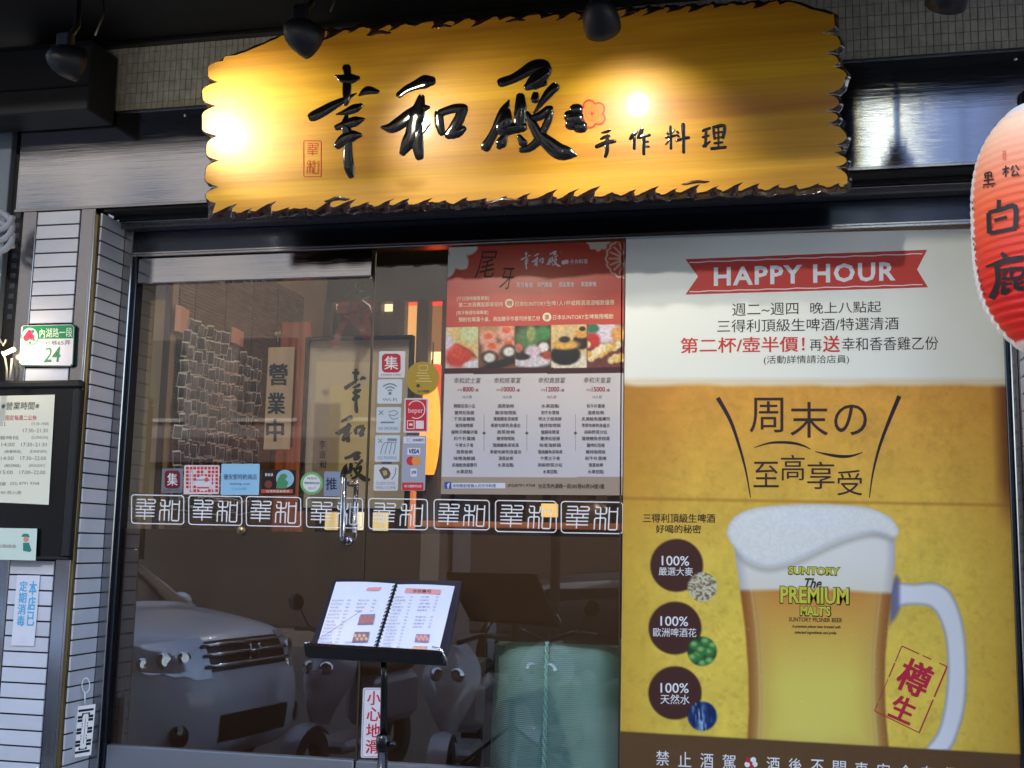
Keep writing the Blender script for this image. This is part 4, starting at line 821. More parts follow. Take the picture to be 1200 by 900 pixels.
def party_fn(X, Y):
    c = np.empty(X.shape + (3,)); c[:] = (188, 66, 52)
    c = mixc(c, (222, 142, 110), np.clip(1 - np.hypot((X - 622) / 105, (Y - 325) / 42), 0, 1) * 0.9); c = mixc(c, (206, 96, 70), np.clip((X - 650) / 90, 0, 1) * 0.3)
    c = mixc(c, (160, 44, 44), np.clip((545 - X) / 30, 0, 1) * 0.4); c = mixc(c, (236, 170, 140), np.clip((vnoise(X, Y, 3) - 0.93) * 14, 0, 1) * 0.6)
    # petals
    for x0, y0, a, L, Wd in ((524, 290, 0.02, 36, 9), (525, 290, 0.85, 33, 10), (521, 292, 1.45, 34, 10)):
        u = (X - x0) * math.cos(a) + (Y - y0) * math.sin(a); v = -(X - x0) * math.sin(a) + (Y - y0) * math.cos(a); tt = np.clip(u / L, 0, 1)
        wv = Wd * np.sin(np.pi * tt ** 1.5) ** 0.7; c = mixc(c, (216, 214, 200), cov(wv - np.abs(v), 1.2) * ((u > 2) & (u < L)))
    for k in range(5):
        a = 0.25 + k * 0.66; u = (X - 701) * math.cos(a) + (Y - 280) * math.sin(a); v = -(X - 701) * math.sin(a) + (Y - 280) * math.cos(a); tt = np.clip(u / 15, 0, 1); c = mixc(c, (214, 200, 182), cov(4.6 * np.sin(np.pi * tt ** 1.5) ** 0.7 - np.abs(v), 1) * ((u > 2) & (u < 15)))
    r = np.hypot(X - 733, Y - 303); th = np.arctan2(Y - 303, X - 733); sc = r - 21.5 - 1.6 * np.abs(np.cos(th * 8)); c = mixc(c, (226, 206, 176), cov(1.0 - np.abs(sc), 0.8)); c = mixc(c, (226, 206, 176), cov(0.8 - np.abs(np.sin(th * 8 + 0.0)) * r * 0.125 * 1.0, 0.8) * (r < 20) * (r > 7)); c = mixc(c, (226, 206, 176), cov(0.8 - np.abs(r - 6.5), 0.8))
    top = 383.8 - (X - 522) * 0.02
    edges = [521.5, 561, 603.5, 645.4, 688, 731]
    for i in range(5):
        m = (X >= edges[i]) & (X < edges[i + 1]) & (Y > top)
        f_ = food(np.empty(X.shape + (3,)), X, Y - (top - 384), i, edges[i], edges[i + 1]); c = np.where(m[..., None], f_, c)
        c = mixc(c, (120, 70, 60), cov(0.5 - np.abs(X - edges[i]), 0.5) * (Y > top))
    b0 = 431.5 - (X - 522) * 0.004; c = np.where((Y > b0)[..., None], np.array([64, 30, 38.]), c)
    c = np.where((Y > b0 + 6.8)[..., None], np.array([210, 202, 200.]), c); c = mixc(c, (196, 196, 206), np.clip((Y - 470) / 60, 0, 1) * (Y > b0 + 7) * 0.7)
    c = np.where((Y > 559)[..., None], np.array([164, 148, 132.]), c)
    return c
YQ = -0.004; g2 = onY(YQ)
pp = thing('party_menu_poster', 'red and grey year-end party menu poster with a row of five food photos', 'poster', tuple(P(625, 579, YQ)))
raster('printed_sheet', pp, 517, 282, 732, 580, 0.85, party_fn, YQ, mat=print_mat(), quad=[(525.5, 290), (731.8, 282.5), (729.5, 580.5), (516.6, 579)])
def mapst(sts, sx0, sy0, sx1, sy1, x0, y0, x1, y1):
    kx = (x1 - x0) / (sx1 - sx0); ky = (y1 - y0) / (sy1 - sy0); return [[(x0 + (x - sx0) * kx, y0 + (y - sy0) * ky, r * kx * 1.15) for x, y, r in st] for st in sts]
mb = MB(); flat_strokes(mb, g2, mapst(XING + HE + DIAN, 363, 75, 675, 210, 610, 294.5, 657, 316.5), 0.0008)
poly(mb, g2, circ(660.5, 307.5, 2.6, 12), 0.0008); poly(mb, g2, circ(664, 306.8, 2.6, 12), 0.0009); text(mb, g2, '手作料理', 668, 303.8, 688.5, 309.3, 0.0009, 0, 0.02, dy=-0.8, space=1.1)
text(mb, g2, '尾牙春酒', 605.6, 331, 624, 336.8, 0.0009, 0, 0.01); text(mb, g2, '部門聚餐', 629.6, 330.7, 647.3, 336.5, 0.0009, 0, 0.01); text(mb, g2, '朋友聚會', 655, 330.4, 673, 336.2, 0.0009, 0, 0.01); text(mb, g2, '家庭聚餐', 681, 330, 699, 335.8, 0.0009, 0, 0.01)
mb.build('lettering', ink((238, 226, 226)), pp)
line(pp, g2, ink((74, 60, 52)), ('尾', 556, 294, 583, 326, 0, -0.015, 0.35), ('牙', 585, 314, 603, 339, 0, -0.012, 0.3))
CR = ink((232, 214, 184))
mb = MB()
for s_, a in (('[平日限時優惠專案]', (535.5, 347.3, 573, 352.6)), ('第二次消費起即享招待', (537.5, 354.3, 589.5, 359.6)), ('日本SUNTORY生啤1人1杯或精選清酒暢飲優惠', (603.8, 352.2, 719.8, 358.2)), ('[尾牙春酒包場專案]', (535, 364, 572, 369.2)), ('預約包場滿十桌，再加贈手作壽司拼盤乙份', (537.5, 371, 633, 376.6)), ('日本SUNTORY生啤無限暢飲', (648, 368.3, 719, 374.2))):
    text(mb, g2, s_, *a, 0.0009, 0, 0.012, dy=-(a[2] - a[0]) * 0.018)
for x, y in ((596.9, 355.4), (641, 371.6)): poly(mb, g2, circ(x, y, 5.2, 20), 0.0007)
mb.build('lettering', CR, pp)
line(pp, g2, ink((150, 70, 50)), ('贈', 593.8, 352.2, 600, 358.5, 0, 0.01), ('享', 638, 368.5, 644, 374.6, 0, 0.01), lift=0.0014)
DK = ink((74, 66, 76)); PR = ink((150, 44, 60))
z2 = lambda x, y: (500 + x / 4.09, 420 + y / 4.09)
dishes = ['精緻前菜小品', '季節旬鮮刺身盛合', '牛蒡太子卷', '鹽烤松阪豬', '明太子焗海鮮', '酒蒸蛤蜊', '干貝星鰻飯', '胡麻野菜沙拉', '味噌海鮮鍋', '豬排咖哩飯', '水果甜點', '炙燒鮭魚握壽司', '揚物天婦羅拼盤', '蒲燒鰻魚茶碗蒸', '龍蝦味噌湯', '和牛朴葉燒']
rows = [228, 260, 290, 321, 353, 384, 416, 448, 479, 511, 543]
for ci, (ttl, pr, x0, x1, n_) in enumerate((('幸和武士宴', '8000', 130, 260, 11), ('幸和將軍宴', '10000', 322, 452, 10), ('幸和貴族宴', '12000', 535, 665, 11), ('幸和天皇宴', '15000', 752, 885, 11))):
    a = z2(x0, 92); b = z2(x1, 120); xc = (a[0] + b[0]) / 2; sk = -ci * 0.15
    mb = MB(); text(mb, g2, ttl, a[0], a[1] + sk, b[0], b[1] + sk, 0.0009, 0, -0.004, shear=0.15); text(mb, g2, '10人份', xc - 5.5, 463.2, xc + 5.5, 467, 0.0009, 0, 0.0)
    for ri in range(n_):
        s_ = dishes[(ri * (3 + ci) + ci * 5) % len(dishes)] if ri < n_ - 1 else '水果甜點'; w = 2.0 * len(s_) + 0.5 + (ri + ci) % 3; yy = z2(0, rows[ri])[1]; xr = xc - 2 + (0 if ci else -1.5); text(mb, g2, s_, xr - w, yy - 2.3, xr + w, yy + 2.3, 0.0009, 0, 0.012)
    mb.build('menu_column', DK, pp)
    mb = MB(); w = 2.9 * len(pr); text(mb, g2, pr, xc - w / 2 + .5, 453.2, xc + w / 2 + 1.5, 459, 0.0009, 0, 0.02); text(mb, g2, 'NT$', xc - w / 2 - 5.5, 455.8, xc - w / 2 - 0.6, 458.8, 0.0009); text(mb, g2, '/桌', xc + w / 2 + 2.5, 455.3, xc + w / 2 + 7.4, 459.2, 0.0009); mb.build('price', PR, pp)
mb = MB()
for x in (275, 480, 713):
    a = z2(x, 268); b = z2(x, 445); m_ = z2(x, 358); ribbon(mb, g2, [a, ((a[0] + b[0]) / 2, (a[1] + b[1]) / 2), b], 0.35, 0.0007); poly(mb, g2, [(m_[0] - 2.2, m_[1]), (m_[0], m_[1] - 2.2), (m_[0] + 2.2, m_[1]), (m_[0], m_[1] + 2.2)], 0.0009)
mb.build('divider', ink((96, 90, 100)), pp)
mb = MB(); poly(mb, g2, rectp(528.9, 566, 592, 572.3), 0.0007, 0); poly(mb, g2, rectp(520.8, 564.7, 529, 572.8), 0.0009, 1); text(mb, g2, 'f', 523.8, 566, 527.2, 572.4, 0.0013, 0, 0.03); text(mb, g2, '幸和殿創意職人的手作料理', 530.5, 567.2, 581, 571.4, 0.0010, 1, 0.01)
text(mb, g2, '(02)8791-9768', 595, 567, 627, 571.6, 0.0009, 2, 0.01); text(mb, g2, '台北市內湖路一段285巷65弄24號1樓', 631, 566.8, 708, 572.6, 0.0009, 2, 0.02, dy=0.5)
mb.build('contact_line', [ink((214, 218, 232)), ink((60, 84, 160)), ink((66, 56, 52))], pp)

# ================================================================== WINDOW STICKERS AND DECALS
gs = onY(-0.0028)
def sticker(name, label, pts, rgb, cat='sticker', grp=None, Y=-0.0028):
    c = np.mean(np.array(pts), 0); q = P(c[0], c[1], Y); t = thing(name, label, cat, tuple(q), grp)
    mb = MB(); poly(mb, onY(Y), pts, 0.0); mb.build('backing', ink(rgb, 0.4), t); return t
def qd(x0, y0, x1, y1, sl=0.0, r=1.5):  # upright rectangle following the glass: leans like the verticals there
    k = -0.03; pts = rectp(x0, y0, x1, y1, r, 2); return [(x + k * (y - y0), y + sl * (x - x0)) for x, y in pts]
def logo_seal(t, x0, y0, x1, y1, rgb):
    mb = MB(); poly(mb, gs, rectp(x0, y0, x1, y1, (x1 - x0) * 0.22, 4), 0.0005); mb.build('red_square', ink(rgb), t); line(t, gs, WH, ('集', x0 + 3, y0 + 3.0, x1 - 3, y1 - 3.5, 0, 0.01), lift=0.0010)
s1 = sticker('window_sticker', 'dim rounded stamp-card sticker with dark red square, leftmost in the row above the white seals', qd(190, 549, 214.5, 577.5), (120, 126, 136)); logo_seal(s1, 193, 551.5, 211, 572.5, (112, 28, 48)); line(s1, gs, K, ('STAMP CARD', 191, 573.6, 212, 576), lift=0.0006)
s2 = sticker('window_sticker', 'red lattice sticker with a white plate, knife and fork', qd(216, 545, 257.5, 579), (222, 205, 208)); mb = MB()
rs = random.Random(4)
for a in range(9):
    for b in range(7):
        if rs.random() < 0.88 and math.hypot(a - 4.2, (b - 4) * 1.1) > 2.2:
            x = 218 + a * 4.3; y = 547 + b * 4.4; poly(mb, gs, rectp(x, y, x + 3.1, y + 3.1), 0.0005)
mb.build('lattice', ink((198, 54, 62)), s2); mb = MB(); poly(mb, gs, circ(238, 566.5, 9, 24), 0.0008); ribbon(mb, gs, [(224, 552), (224.5, 576)], 1.6, 0.0009); ribbon(mb, gs, [(251, 556), (250.5, 576)], 1.6, 0.0009); mb.build('plate_mark', ink((218, 214, 226)), s2)
mb = MB(); ribbon(mb, gs, [(230, 562.5), (246, 562.5)], 1.6, 0.0012); ribbon(mb, gs, [(231, 571.5), (245, 571.5)], 2, 0.0012, 1); poly(mb, gs, circ(242, 562, 2.6, 10), 0.0014, 1); mb.build('plate_print', [ink((150, 150, 170)), ink((206, 92, 60))], s2)
s3 = sticker('window_sticker', 'light blue rectangular shop-association sticker in the row above the white seals', qd(259.5, 543.5, 304.5, 580), (150, 200, 232)); line(s3, gs, ink((84, 112, 140)), ('優安節特約商店', 262, 555.5, 301, 562, 0, 0.02), ('twiship.com', 269, 565.5, 293, 569, 0, 0.01)); line(s3, gs, ink((110, 170, 214)), ('大台北地區', 271, 571, 289, 574))
s4 = sticker('window_sticker', 'black sticker with a pale blue disc, orange strip and small brown emblem', qd(308, 550.5, 347, 580), (34, 24, 28)); mb = MB(); poly(mb, gs, circ(334, 561, 10.5, 26), 0.0005); mb.build('pale_disc', ink((140, 186, 206)), s4)
mb = MB(); poly(mb, gs, [(323.5, 572.5), (325, 562), (329, 556), (334, 555), (337, 558), (334, 562), (338, 565), (335, 572.5)], 0.0008); mb.build('green_shape', ink((70, 140, 96)), s4)
mb = MB(); poly(mb, gs, circ(314.5, 567.5, 4.6, 16), 0.0005, 0); text(mb, gs, '愛食派', 310.5, 554.5, 320, 558, 0.0007, 1, 0.03); poly(mb, gs, rectp(306, 573.5, 343, 577.8), 0.0005, 2); text(mb, gs, '台灣美食愛食派', 312, 574.4, 339, 577, 0.0009, 1, 0.01); mb.build('print', [ink((120, 60, 46)), ink((226, 220, 220)), ink((190, 84, 52))], s4)
s5 = sticker('window_sticker', 'round white sticker with green ring beside the push sign', circ(365.3, 566.3, 13.2, 36), (112, 176, 110)); mb = MB(); poly(mb, gs, circ(365.3, 566.3, 10.3, 30), 0.0005); mb.build('white_disc', ink((216, 222, 220)), s5); line(s5, gs, ink((110, 104, 140)), ('環保餐具店家', 356.5, 564.5, 374.5, 567.5, 0, 0.01), ('綠食尚', 360, 559, 371, 562), ('2017', 361, 571, 370, 573.5), lift=0.0010)
s6 = sticker('push_sign', 'grey push sign with one dark character beside the door handle', qd(380, 552.5, 399, 581), (134, 146, 172)); line(s6, gs, ink((32, 36, 66)), ('推', 381.8, 559.8, 394.6, 574, 0, 0.02))
s7_ = sticker('window_sticker', 'bright white sticker with red square, topmost of the right door stickers', qd(444.5, 411.5, 475, 442.5), (216, 214, 222)); logo_seal(s7_, 447.5, 414.5, 469.5, 436.5, (184, 36, 56)); line(s7_, gs, K, ('JI POINT CARD', 446, 438.3, 470.5, 441), lift=0.0006)
s8 = sticker('window_sticker', 'pale wireless internet sticker with three grey arcs on the right door', qd(442.8, 444.5, 471.5, 473), (204, 212, 222)); mb = MB()
for r in (4, 7.6, 11.2): ribbon(mb, gs, [(457 + r * math.cos(a), 461 - r * math.sin(a)) for a in [math.radians(45 + 90 * k / 8) for k in range(9)]], 1.5, 0.0006)
poly(mb, gs, circ(457, 461, 2, 10), 0.0006); text(mb, gs, 'Wi-Fi', 448, 466.5, 465, 470, 0.0006, 0, 0.01); mb.build('print', ink((112, 124, 142)), s8)
s9 = sticker('window_sticker', 'pale no smoking sticker with thin grey outline drawing', qd(441.5, 477, 470, 507), (196, 206, 216)); mb = MB()
ribbon(mb, gs, [(444, 481), (449, 486)], 1, 0.0006); ribbon(mb, gs, [(449, 481), (444, 486)], 1, 0.0007); ribbon(mb, gs, crom([(455, 483), (462, 481), (466, 484), (461, 487), (456, 486), (460, 491), (467, 490)], 4), 0.9, 0.0006)
ribbon(mb, gs, [(446, 495), (462, 495)], 2, 0.0006); text(mb, gs, 'NO SMOKING', 443.5, 500, 466.5, 504, 0.0006); mb.build('print', ink((116, 130, 148)), s9)
s10 = sticker('window_sticker', 'pale sticker with drawing of a hand and paw, second from bottom on the right door', qd(439.8, 510, 468.8, 541), (196, 206, 216)); mb = MB()
for k in range(4): ribbon(mb, gs, crom([(446 + k * 5, 532), (448 + k * 5, 524), (451 + k * 4, 519), (456 + k * 3, 518)], 4), 1.0, 0.0006 + k * 1e-4)
ribbon(mb, gs, [(443, 514), (448, 519)], 1, 0.0006); ribbon(mb, gs, [(448, 514), (443, 519)], 1, 0.0007); ribbon(mb, gs, [(454, 515), (465, 515.4)], 3, 0.0006); text(mb, gs, 'NO PAWING', 442.5, 534.5, 465, 538.5, 0.0006); mb.build('print', ink((124, 136, 152)), s10)
s11 = sticker('window_sticker', 'white guide dog welcome sticker, bottom of the left sticker column', qd(438.5, 544.5, 467, 575), (206, 208, 214)); mb = MB()
poly(mb, gs, [(444, 551), (449, 547), (455, 549), (458, 555), (456, 560), (450, 562), (447, 557)], 0.0005, 0); poly(mb, gs, [(448, 552), (453, 551), (454, 556), (450, 558)], 0.0009, 1); ribbon(mb, gs, [(464, 548), (463, 556), (459, 562)], 1.2, 0.0006, 2); text(mb, gs, 'GUIDE DOGS', 441, 564.5, 463, 568, 0.0006, 2); text(mb, gs, 'WELCOME', 440.5, 569.8, 464, 573.3, 0.0006, 2); mb.build('print', [ink((96, 84, 72)), ink((180, 160, 120)), ink((120, 128, 140))], s11)
s12 = sticker('window_sticker', 'round gold sticker at the top of the second sticker column', circ(495.3, 443.3, 19.6, 44), (172, 142, 48)); mb = MB(); ribbon(mb, gs, rectp(491, 428, 501, 434, 1), 0.7, 0.0006, closed=True)
for k, (x0, x1) in enumerate(((489, 501), (488, 503), (491, 504), (487, 506))): ribbon(mb, gs, [(x0, 437 + 3.2 * k), (x1, 437.3 + 3.2 * k)], 1.0, 0.0006)
poly(mb, gs, circ(490, 452, 2.2, 10), 0.0006, 1); text(mb, gs, '2017推薦', 489, 457, 503, 460, 0.0006, 1, 0.02); mb.build('print', [ink((214, 196, 130)), ink((60, 54, 70))], s12, )
s13 = sticker('window_sticker', 'red payment sticker with white ring in the second sticker column', qd(474, 466.5, 502.5, 507), (206, 206, 214)); mb = MB(); poly(mb, gs, rectp(475.3, 468.3, 499.8, 505, 0.5), 0.0005); mb.build('red_field', ink((196, 34, 52)), s13)
mb = MB(); ribbon(mb, gs, [(487.8 + 10 * math.cos(a), 480 + 10.3 * math.sin(a)) for a in [math.radians(-150 + 270 * k / 30) for k in range(31)]], 1.1, 0.0010); text(mb, gs, 'beper', 478.5, 478, 496, 485.5, 0.0010, 0, 0.0); poly(mb, gs, rectp(487.3, 493, 496.6, 502.5), 0.0009); ribbon(mb, gs, rectp(477.5, 493, 485.3, 502.3), 0.9, 0.0010, closed=True); ribbon(mb, gs, [(479.5, 497.5), (483.5, 497.5)], 2.5, 0.0010); mb.build('print', ink((232, 214, 220)), s13)
s14 = sticker('window_sticker', 'grey card-payment sticker with blue and red card marks and a red foot strip', qd(472, 510.5, 500, 575), (160, 164, 182))
mb = MB(); poly(mb, gs, rectp(473, 512, 498, 519.5, 0.5), 0.0005, 0); poly(mb, gs, rectp(477.5, 525, 492.5, 533, 0.8), 0.0005, 0); text(mb, gs, 'VISA', 479, 526, 491.3, 531.6, 0.0010, 1, 0.04, shear=0.25); text(mb, gs, '台新銀行', 483.5, 514, 496.5, 517.5, 0.0010, 1, 0.02); text(mb, gs, '3C', 476, 513.8, 481.5, 517.6, 0.0010, 3)
poly(mb, gs, circ(481.5, 540, 5.3, 22), 0.0006, 2); poly(mb, gs, circ(487.7, 540.3, 5.3, 22), 0.0008, 4); poly(mb, gs, rectp(481, 549, 488.5, 558.5, 1.5), 0.0006, 0); text(mb, gs, 'JCB', 482, 551.5, 487.6, 556, 0.0010, 1, 0.05)
poly(mb, gs, rectp(471.3, 565.5, 496, 574.5), 0.0007, 5); text(mb, gs, '刷卡服務特約店', 474, 568, 494, 571.3, 0.0010, 0, 0.02); mb.build('print', [ink((214, 218, 230)), ink((40, 56, 120)), ink((204, 40, 50)), ink((130, 130, 150)), ink((226, 146, 70)), ink((206, 44, 44))], s14)
s15 = sticker('window_sticker', 'small dark opening-hours strip between two pale door stickers', rectp(447, 541, 459, 543.6), (70, 74, 80))

seal_x = [(154, 215.5, 'far left, below the dim red square sticker'), (221, 283.5, 'below the red lattice sticker'), (288.5, 352.5, 'below the black and blue disc stickers'), (359, 425, 'crossed by the door handle'), (432, 501, 'just right of the handle, below the guide dog sticker'), (508.5, 573.5, 'below the left end of the red poster'), (580.5, 652, 'below the middle of the red poster'), (657.5, 730, 'rightmost, beside the beer poster')]
YS = -0.0022
for i, (x0, x1, pos) in enumerate(seal_x):
    yt = 580.3 + (x0 - 154) * 0.0155; yb = yt + 33.5 + (x1 - x0 - 61.5) * 0.3
    sx = lambda u, x0=x0, x1=x1: x0 + (u - 180) / 835 * (x1 - x0)
    mb = MB(); seal(mb, onY(YS), x0, yt, x1, yb, 1.45, 0.0004, dy=1.2)
    me = mb.mesh('seal_decal'); o = link('seal_decal', me, None, M('white_vinyl', (240, 240, 244), rough=0.5)); tag(o, 'white two-character seal decal, ' + pos, 'decal', 'white seal decals across the doors')
cs_ = thing('caution_sticker', 'white slippery-floor caution sticker with red characters behind the menu stand pole', 'sticker', tuple(P(438, 888, -0.003)))
cp = [(x - 0.035 * (y - 806), y) for x, y in rectp(425.5, 806, 453.5, 888, 2.5, 3)]
mb = MB(); poly(mb, gs, cp); mb.build('backing', ink((226, 222, 230)), cs_); mb = MB(); f_ = lambda x, y, l=0.0: gs(x - 0.035 * (y - 806), y, l); ribbon(mb, f_, rectp(427, 807.5, 452, 886.5, 2), 0.7, 0.0004, closed=True); mb.build('border', ink((140, 130, 150)), cs_)
line(cs_, f_, ink((206, 32, 60)), ('小', 431, 810, 446, 826, 0, 0.03), ('心', 431, 829, 447, 845, 0, 0.03), ('地', 431, 848, 447, 864, 0, 0.03), ('滑', 431, 867, 447, 883, 0, 0.03), lift=0.0006)

# ================================================================== INSIDE THE SHOP
XW = -2.62                                   # left inside wall carrying the cards
def onX(x, y, l=0.0):
    p = PX(x, y, XW); return p + Vector((l, 0, 0))
t = thing('interior_partition', 'tan plaster pier just inside the left glass door', 'wall', (-2.7, 0.1, Z0))
mb = MB(); mb.box(-2.79, XW, 0.10, 2.6, Z0, 2.98, ch=0.004); mb.build('plaster', wall_tan, t)
mb = MB(); mb.box(XW - 0.02, XW + 0.006, 0.085, 0.0995, Z0, 2.9); mb.build('dark_edge', wood_dk, t)
# bamboo blind on that wall, behind the cards
t = thing('bamboo_blind', 'bamboo slat blind on the side wall above the pinned cards', 'blind', (XW, 0.5, 2.2))
mb = MB(); zz = 1.35; bam = M('aged_bamboo', (118, 98, 68), rough=0.6, var=0.3, scale=(4, 14, 60))
while zz < 2.72:
    mb.box(XW + 0.002, XW + 0.008, 0.16, 1.55, zz, zz + 0.0125); zz += 0.0165
tag(mb.build('slat', bam, t), kind='stuff')
mb = MB()
for y in (0.3, 0.6, 0.9, 1.2, 1.45): mb.tube([(XW + 0.010, y, 1.35), (XW + 0.010, y, 2.7)], 0.0018, 5)
mb.build('cord', M('dark_cord', (60, 44, 30)), t)
# pinned cards
card_p = M('card_paper', (214, 210, 200), rough=0.6, var=0.1, scale=(20, 20, 20)); card_d = [M('card_print_%s' % n, c, rough=0.5, var=0.5, scale=(160, 160, 160)) for n, c in (('brown', (70, 62, 52)), ('grey', (88, 86, 82)), ('umber', (48, 42, 36)))]
protos = []
for k in range(3):
    for bend in (0.004, 0.009):
        mb = MB(); w, h = 0.037, 0.064
        vs = []; 
        for j in range(4):
            for i in range(2): vs.append((bend * math.sin(math.pi * j / 3) - 0.003 * (i * 2 - 1), (i - 0.5) * w, -h * j / 3))
        mb.add(vs, [(j * 2, j * 2 + 1, j * 2 + 3, j * 2 + 2) for j in range(3)], 0)
        vs = []
        for j in range(4):
            for i in range(2): vs.append((0.0012 + bend * math.sin(math.pi * (0.10 + j / 3 * 0.8)) - 0.003 * (i * 2 - 1) * 0.8, (i - 0.5) * w * 0.88, -h * (0.10 + j / 3 * 0.8)))
        mb.add(vs, [(j * 2, j * 2 + 1, j * 2 + 3, j * 2 + 2) for j in range(3)], 1)
        # rolled lower lip that catches light
        mb.add([(0.001, -w / 2, -h), (-0.001, w / 2, -h), (0.012, w / 2, -h * 0.98), (0.014, -w / 2, -h * 0.98)], [(0, 1, 2, 3)], 0)
        me = mb.mesh('paper_card'); me.materials.append(card_p); me.materials.append(card_d[k]); protos.append(me)
ORD = 'first second third fourth fifth sixth seventh eighth ninth tenth eleventh twelfth thirteenth fourteenth fifteenth sixteenth seventeenth eighteenth nineteenth twentieth'.split()
rc = random.Random(21); ytop = PX(214, 374, XW); cnt = 0
for row in range(14):
    for col in range(20):
        y = 0.165 + col * 0.0405 + rc.uniform(-.012, .012) + (row % 2) * 0.02; z = ytop.z + 0.0 - row * 0.061 + rc.uniform(-.012, .012)
        if row == 0 and (col < 2 or col > 10): continue
        if row == 1 and 10 < col < 14: continue
        if y > 0.99: continue
        o = bpy.data.objects.new('paper_card', rc.choice(protos)); C.objects.link(o); o.location = (XW + 0.030 + rc.uniform(0, .014), y, z); o.rotation_euler = (rc.gauss(0, 0.10), rc.uniform(0.0, 0.25), rc.uniform(-1.15, -0.35)); o.scale = (1, rc.uniform(0.85, 1.15), rc.uniform(0.9, 1.1))
        tag(o, 'small curling printed card, %s from the left in the %s row of the side wall' % (ORD[col], ORD[row]), 'card', 'curling cards pinned on the side wall'); cnt += 1
def wall_note(x0, y0, x1, y1, rgb, label):
    mb = MB(); a = PX(x0, y0, XW); b = PX(x1, y1, XW); n_ = 4; vs = []
    for i in range(n_ + 1):
        for j in range(2): vs.append((XW + 0.03 + 0.008 * math.sin(i * 1.3), a.y + (b.y - a.y) * i / n_, a.z + (b.z - a.z) * j))
    mb.add(vs, [(i * 2, i * 2 + 1, i * 2 + 3, i * 2 + 2) for i in range(n_)]); tag(mb.build('wall_note', M('note_%d' % rgb[0], rgb, rough=0.6)), label, 'note')
wall_note(199, 357, 215, 394, (206, 150, 124), 'salmon pink paper note above the left end of the pinned cards')
wall_note(265, 383, 280, 407, (206, 190, 156), 'blank cream paper note above the pinned cards')

# back screen of dark posts with lit openings
YB = 1.9
t = thing('wood_screen', 'dark upright wood screen with lit openings at the back of the entrance', 'screen', (-1.9, YB, Z0))
op = [(330, 347, 357, 391, (255, 226, 160), 1.0), (362, 375, 357, 395, (255, 236, 190), 1.25), (390, 397, 355, 362, (250, 216, 160), 0.8), (447, 459.5, 356.5, 364.5, (246, 214, 160), 0.9), (475, 488, 353, 358, (230, 70, 40), 0.9), (475, 488, 358.5, 430, (236, 170, 96), 0.55), (503.5, 517.5, 353, 357.5, (226, 40, 24), 1.0), (503.5, 517.5, 358, 412, (150, 96, 50), 0.45), (503.5, 517.5, 412.5, 445, (255, 220, 150), 0.9)]
XS0, XS1 = P(300, 360, YB).x, P(735, 360, YB).x; ztop = P(420, 354, YB).z
mb = MB(); mb.box(XS0, XS1, YB, YB + 0.05, ztop, 2.99); mb.build('header', M('slate_green_header', (58, 64, 60), rough=0.6), t)
mb = MB(); mb.box(XS0, XS1, YB + 0.10, YB + 0.12, Z0, ztop); mb.build('back_panel', M('brown_back_panel', (70, 50, 34), rough=0.6, var=0.2, scale=(20, 20, 3)), t)
for k, (x0, x1) in enumerate(((347, 361.5), (375.5, 389.5), (397.5, 446.5), (460, 474.5), (488.5, 503), (518, 535), (560, 580), (620, 640), (700, 715), (305, 318))):
    a = P(x0, 380, YB - 0.02).x; b = P(x1, 380, YB - 0.02).x; mb = MB(); mb.box(a, b, YB - 0.03, YB + 0.04, Z0, ztop - 0.001, ch=0.004); mb.build('post', wood_dk, t)
for k, (x0, x1, y0, y1, rgb, e) in enumerate(op):
    a = P(x0 + 1, y0, YB + 0.05); b = P(x1 + 1, y1, YB + 0.05); mb = MB(); mb.box(a.x, b.x, YB + 0.05, YB + 0.06, b.z, a.z); mb.build('lit_opening', M('lit_paper_%d' % k, rgb, emit=e * 0.30), t)
# glowing strip and lantern
def glow(name, label, x0, y0, x1, y1, Y, rgb, e, taper=False, cat='lamp'):
    a = P(x0, y0, Y); b = P(x1, y1, Y); c = ((a.x + b.x) / 2, Y, (a.z + b.z) / 2); h = (a.z - b.z) / 2; r = (b.x - a.x) / 2
    t = thing(name, label, cat, (c[0], Y, b.z)); mb = MB()
    prof = [(r * (math.sin(math.pi * min(max((k + 0.6) / 13.2, 0.02), 0.98)) ** 0.35 if taper else 1), -h + 2 * h * k / 12) for k in range(13)]
    mb.lathe([(0, -h)] + prof + [(0, h)], c, (0, 0, 1), 20)
    m = M('glow_' + name, rgb, emit=e * 0.27); mb.build('shade', m, t); mb = MB(); mb.tube([(c[0], Y, c[2] + h), (c[0], Y, c[2] + h + 0.12)], 0.004, 6); mb.build('cord', black_gap, t); return t
glow('paper_lamp', 'long glowing orange paper lamp beside the red poster', 494, 450, 514, 556, 0.9, (255, 136, 44), 1.3, True)
glow('red_lamp', 'red glowing lamp shade above the orange paper lamp', 497, 428, 515, 500, 1.2, (214, 58, 26), 0.8)
a = P(337.5, 416, 0.55); b = P(344, 524, 0.55)
t = thing('light_tube', 'thin red-orange glowing strip beside the open-for-business board', 'lamp', (a.x, 0.55, b.z)); mb = MB(); mb.tube([(a.x + 0.006, 0.55, a.z), (a.x + 0.004, 0.55, (a.z + b.z) / 2), (a.x - 0.002, 0.55, b.z)], 0.009, 10); mb.build('tube', M('red_orange_glow', (255, 84, 34), emit=0.55), t)
mb = MB(); mb.box(a.x + 0.018, a.x + 0.03, 0.53, 0.58, b.z, a.z + 0.03); mb.build('holder', wood_dk, t)
t = thing('lit_wall_cloth', 'orange-brown cloth standing in for the lamplit wall beyond the pinned cards', 'curtain', (P(322, 480, 1.2).x, 1.2, 1.2)); mb = MB(); a = P(299, 400, 1.25); b = P(352, 640, 1.25)
n_ = 24; vs = []
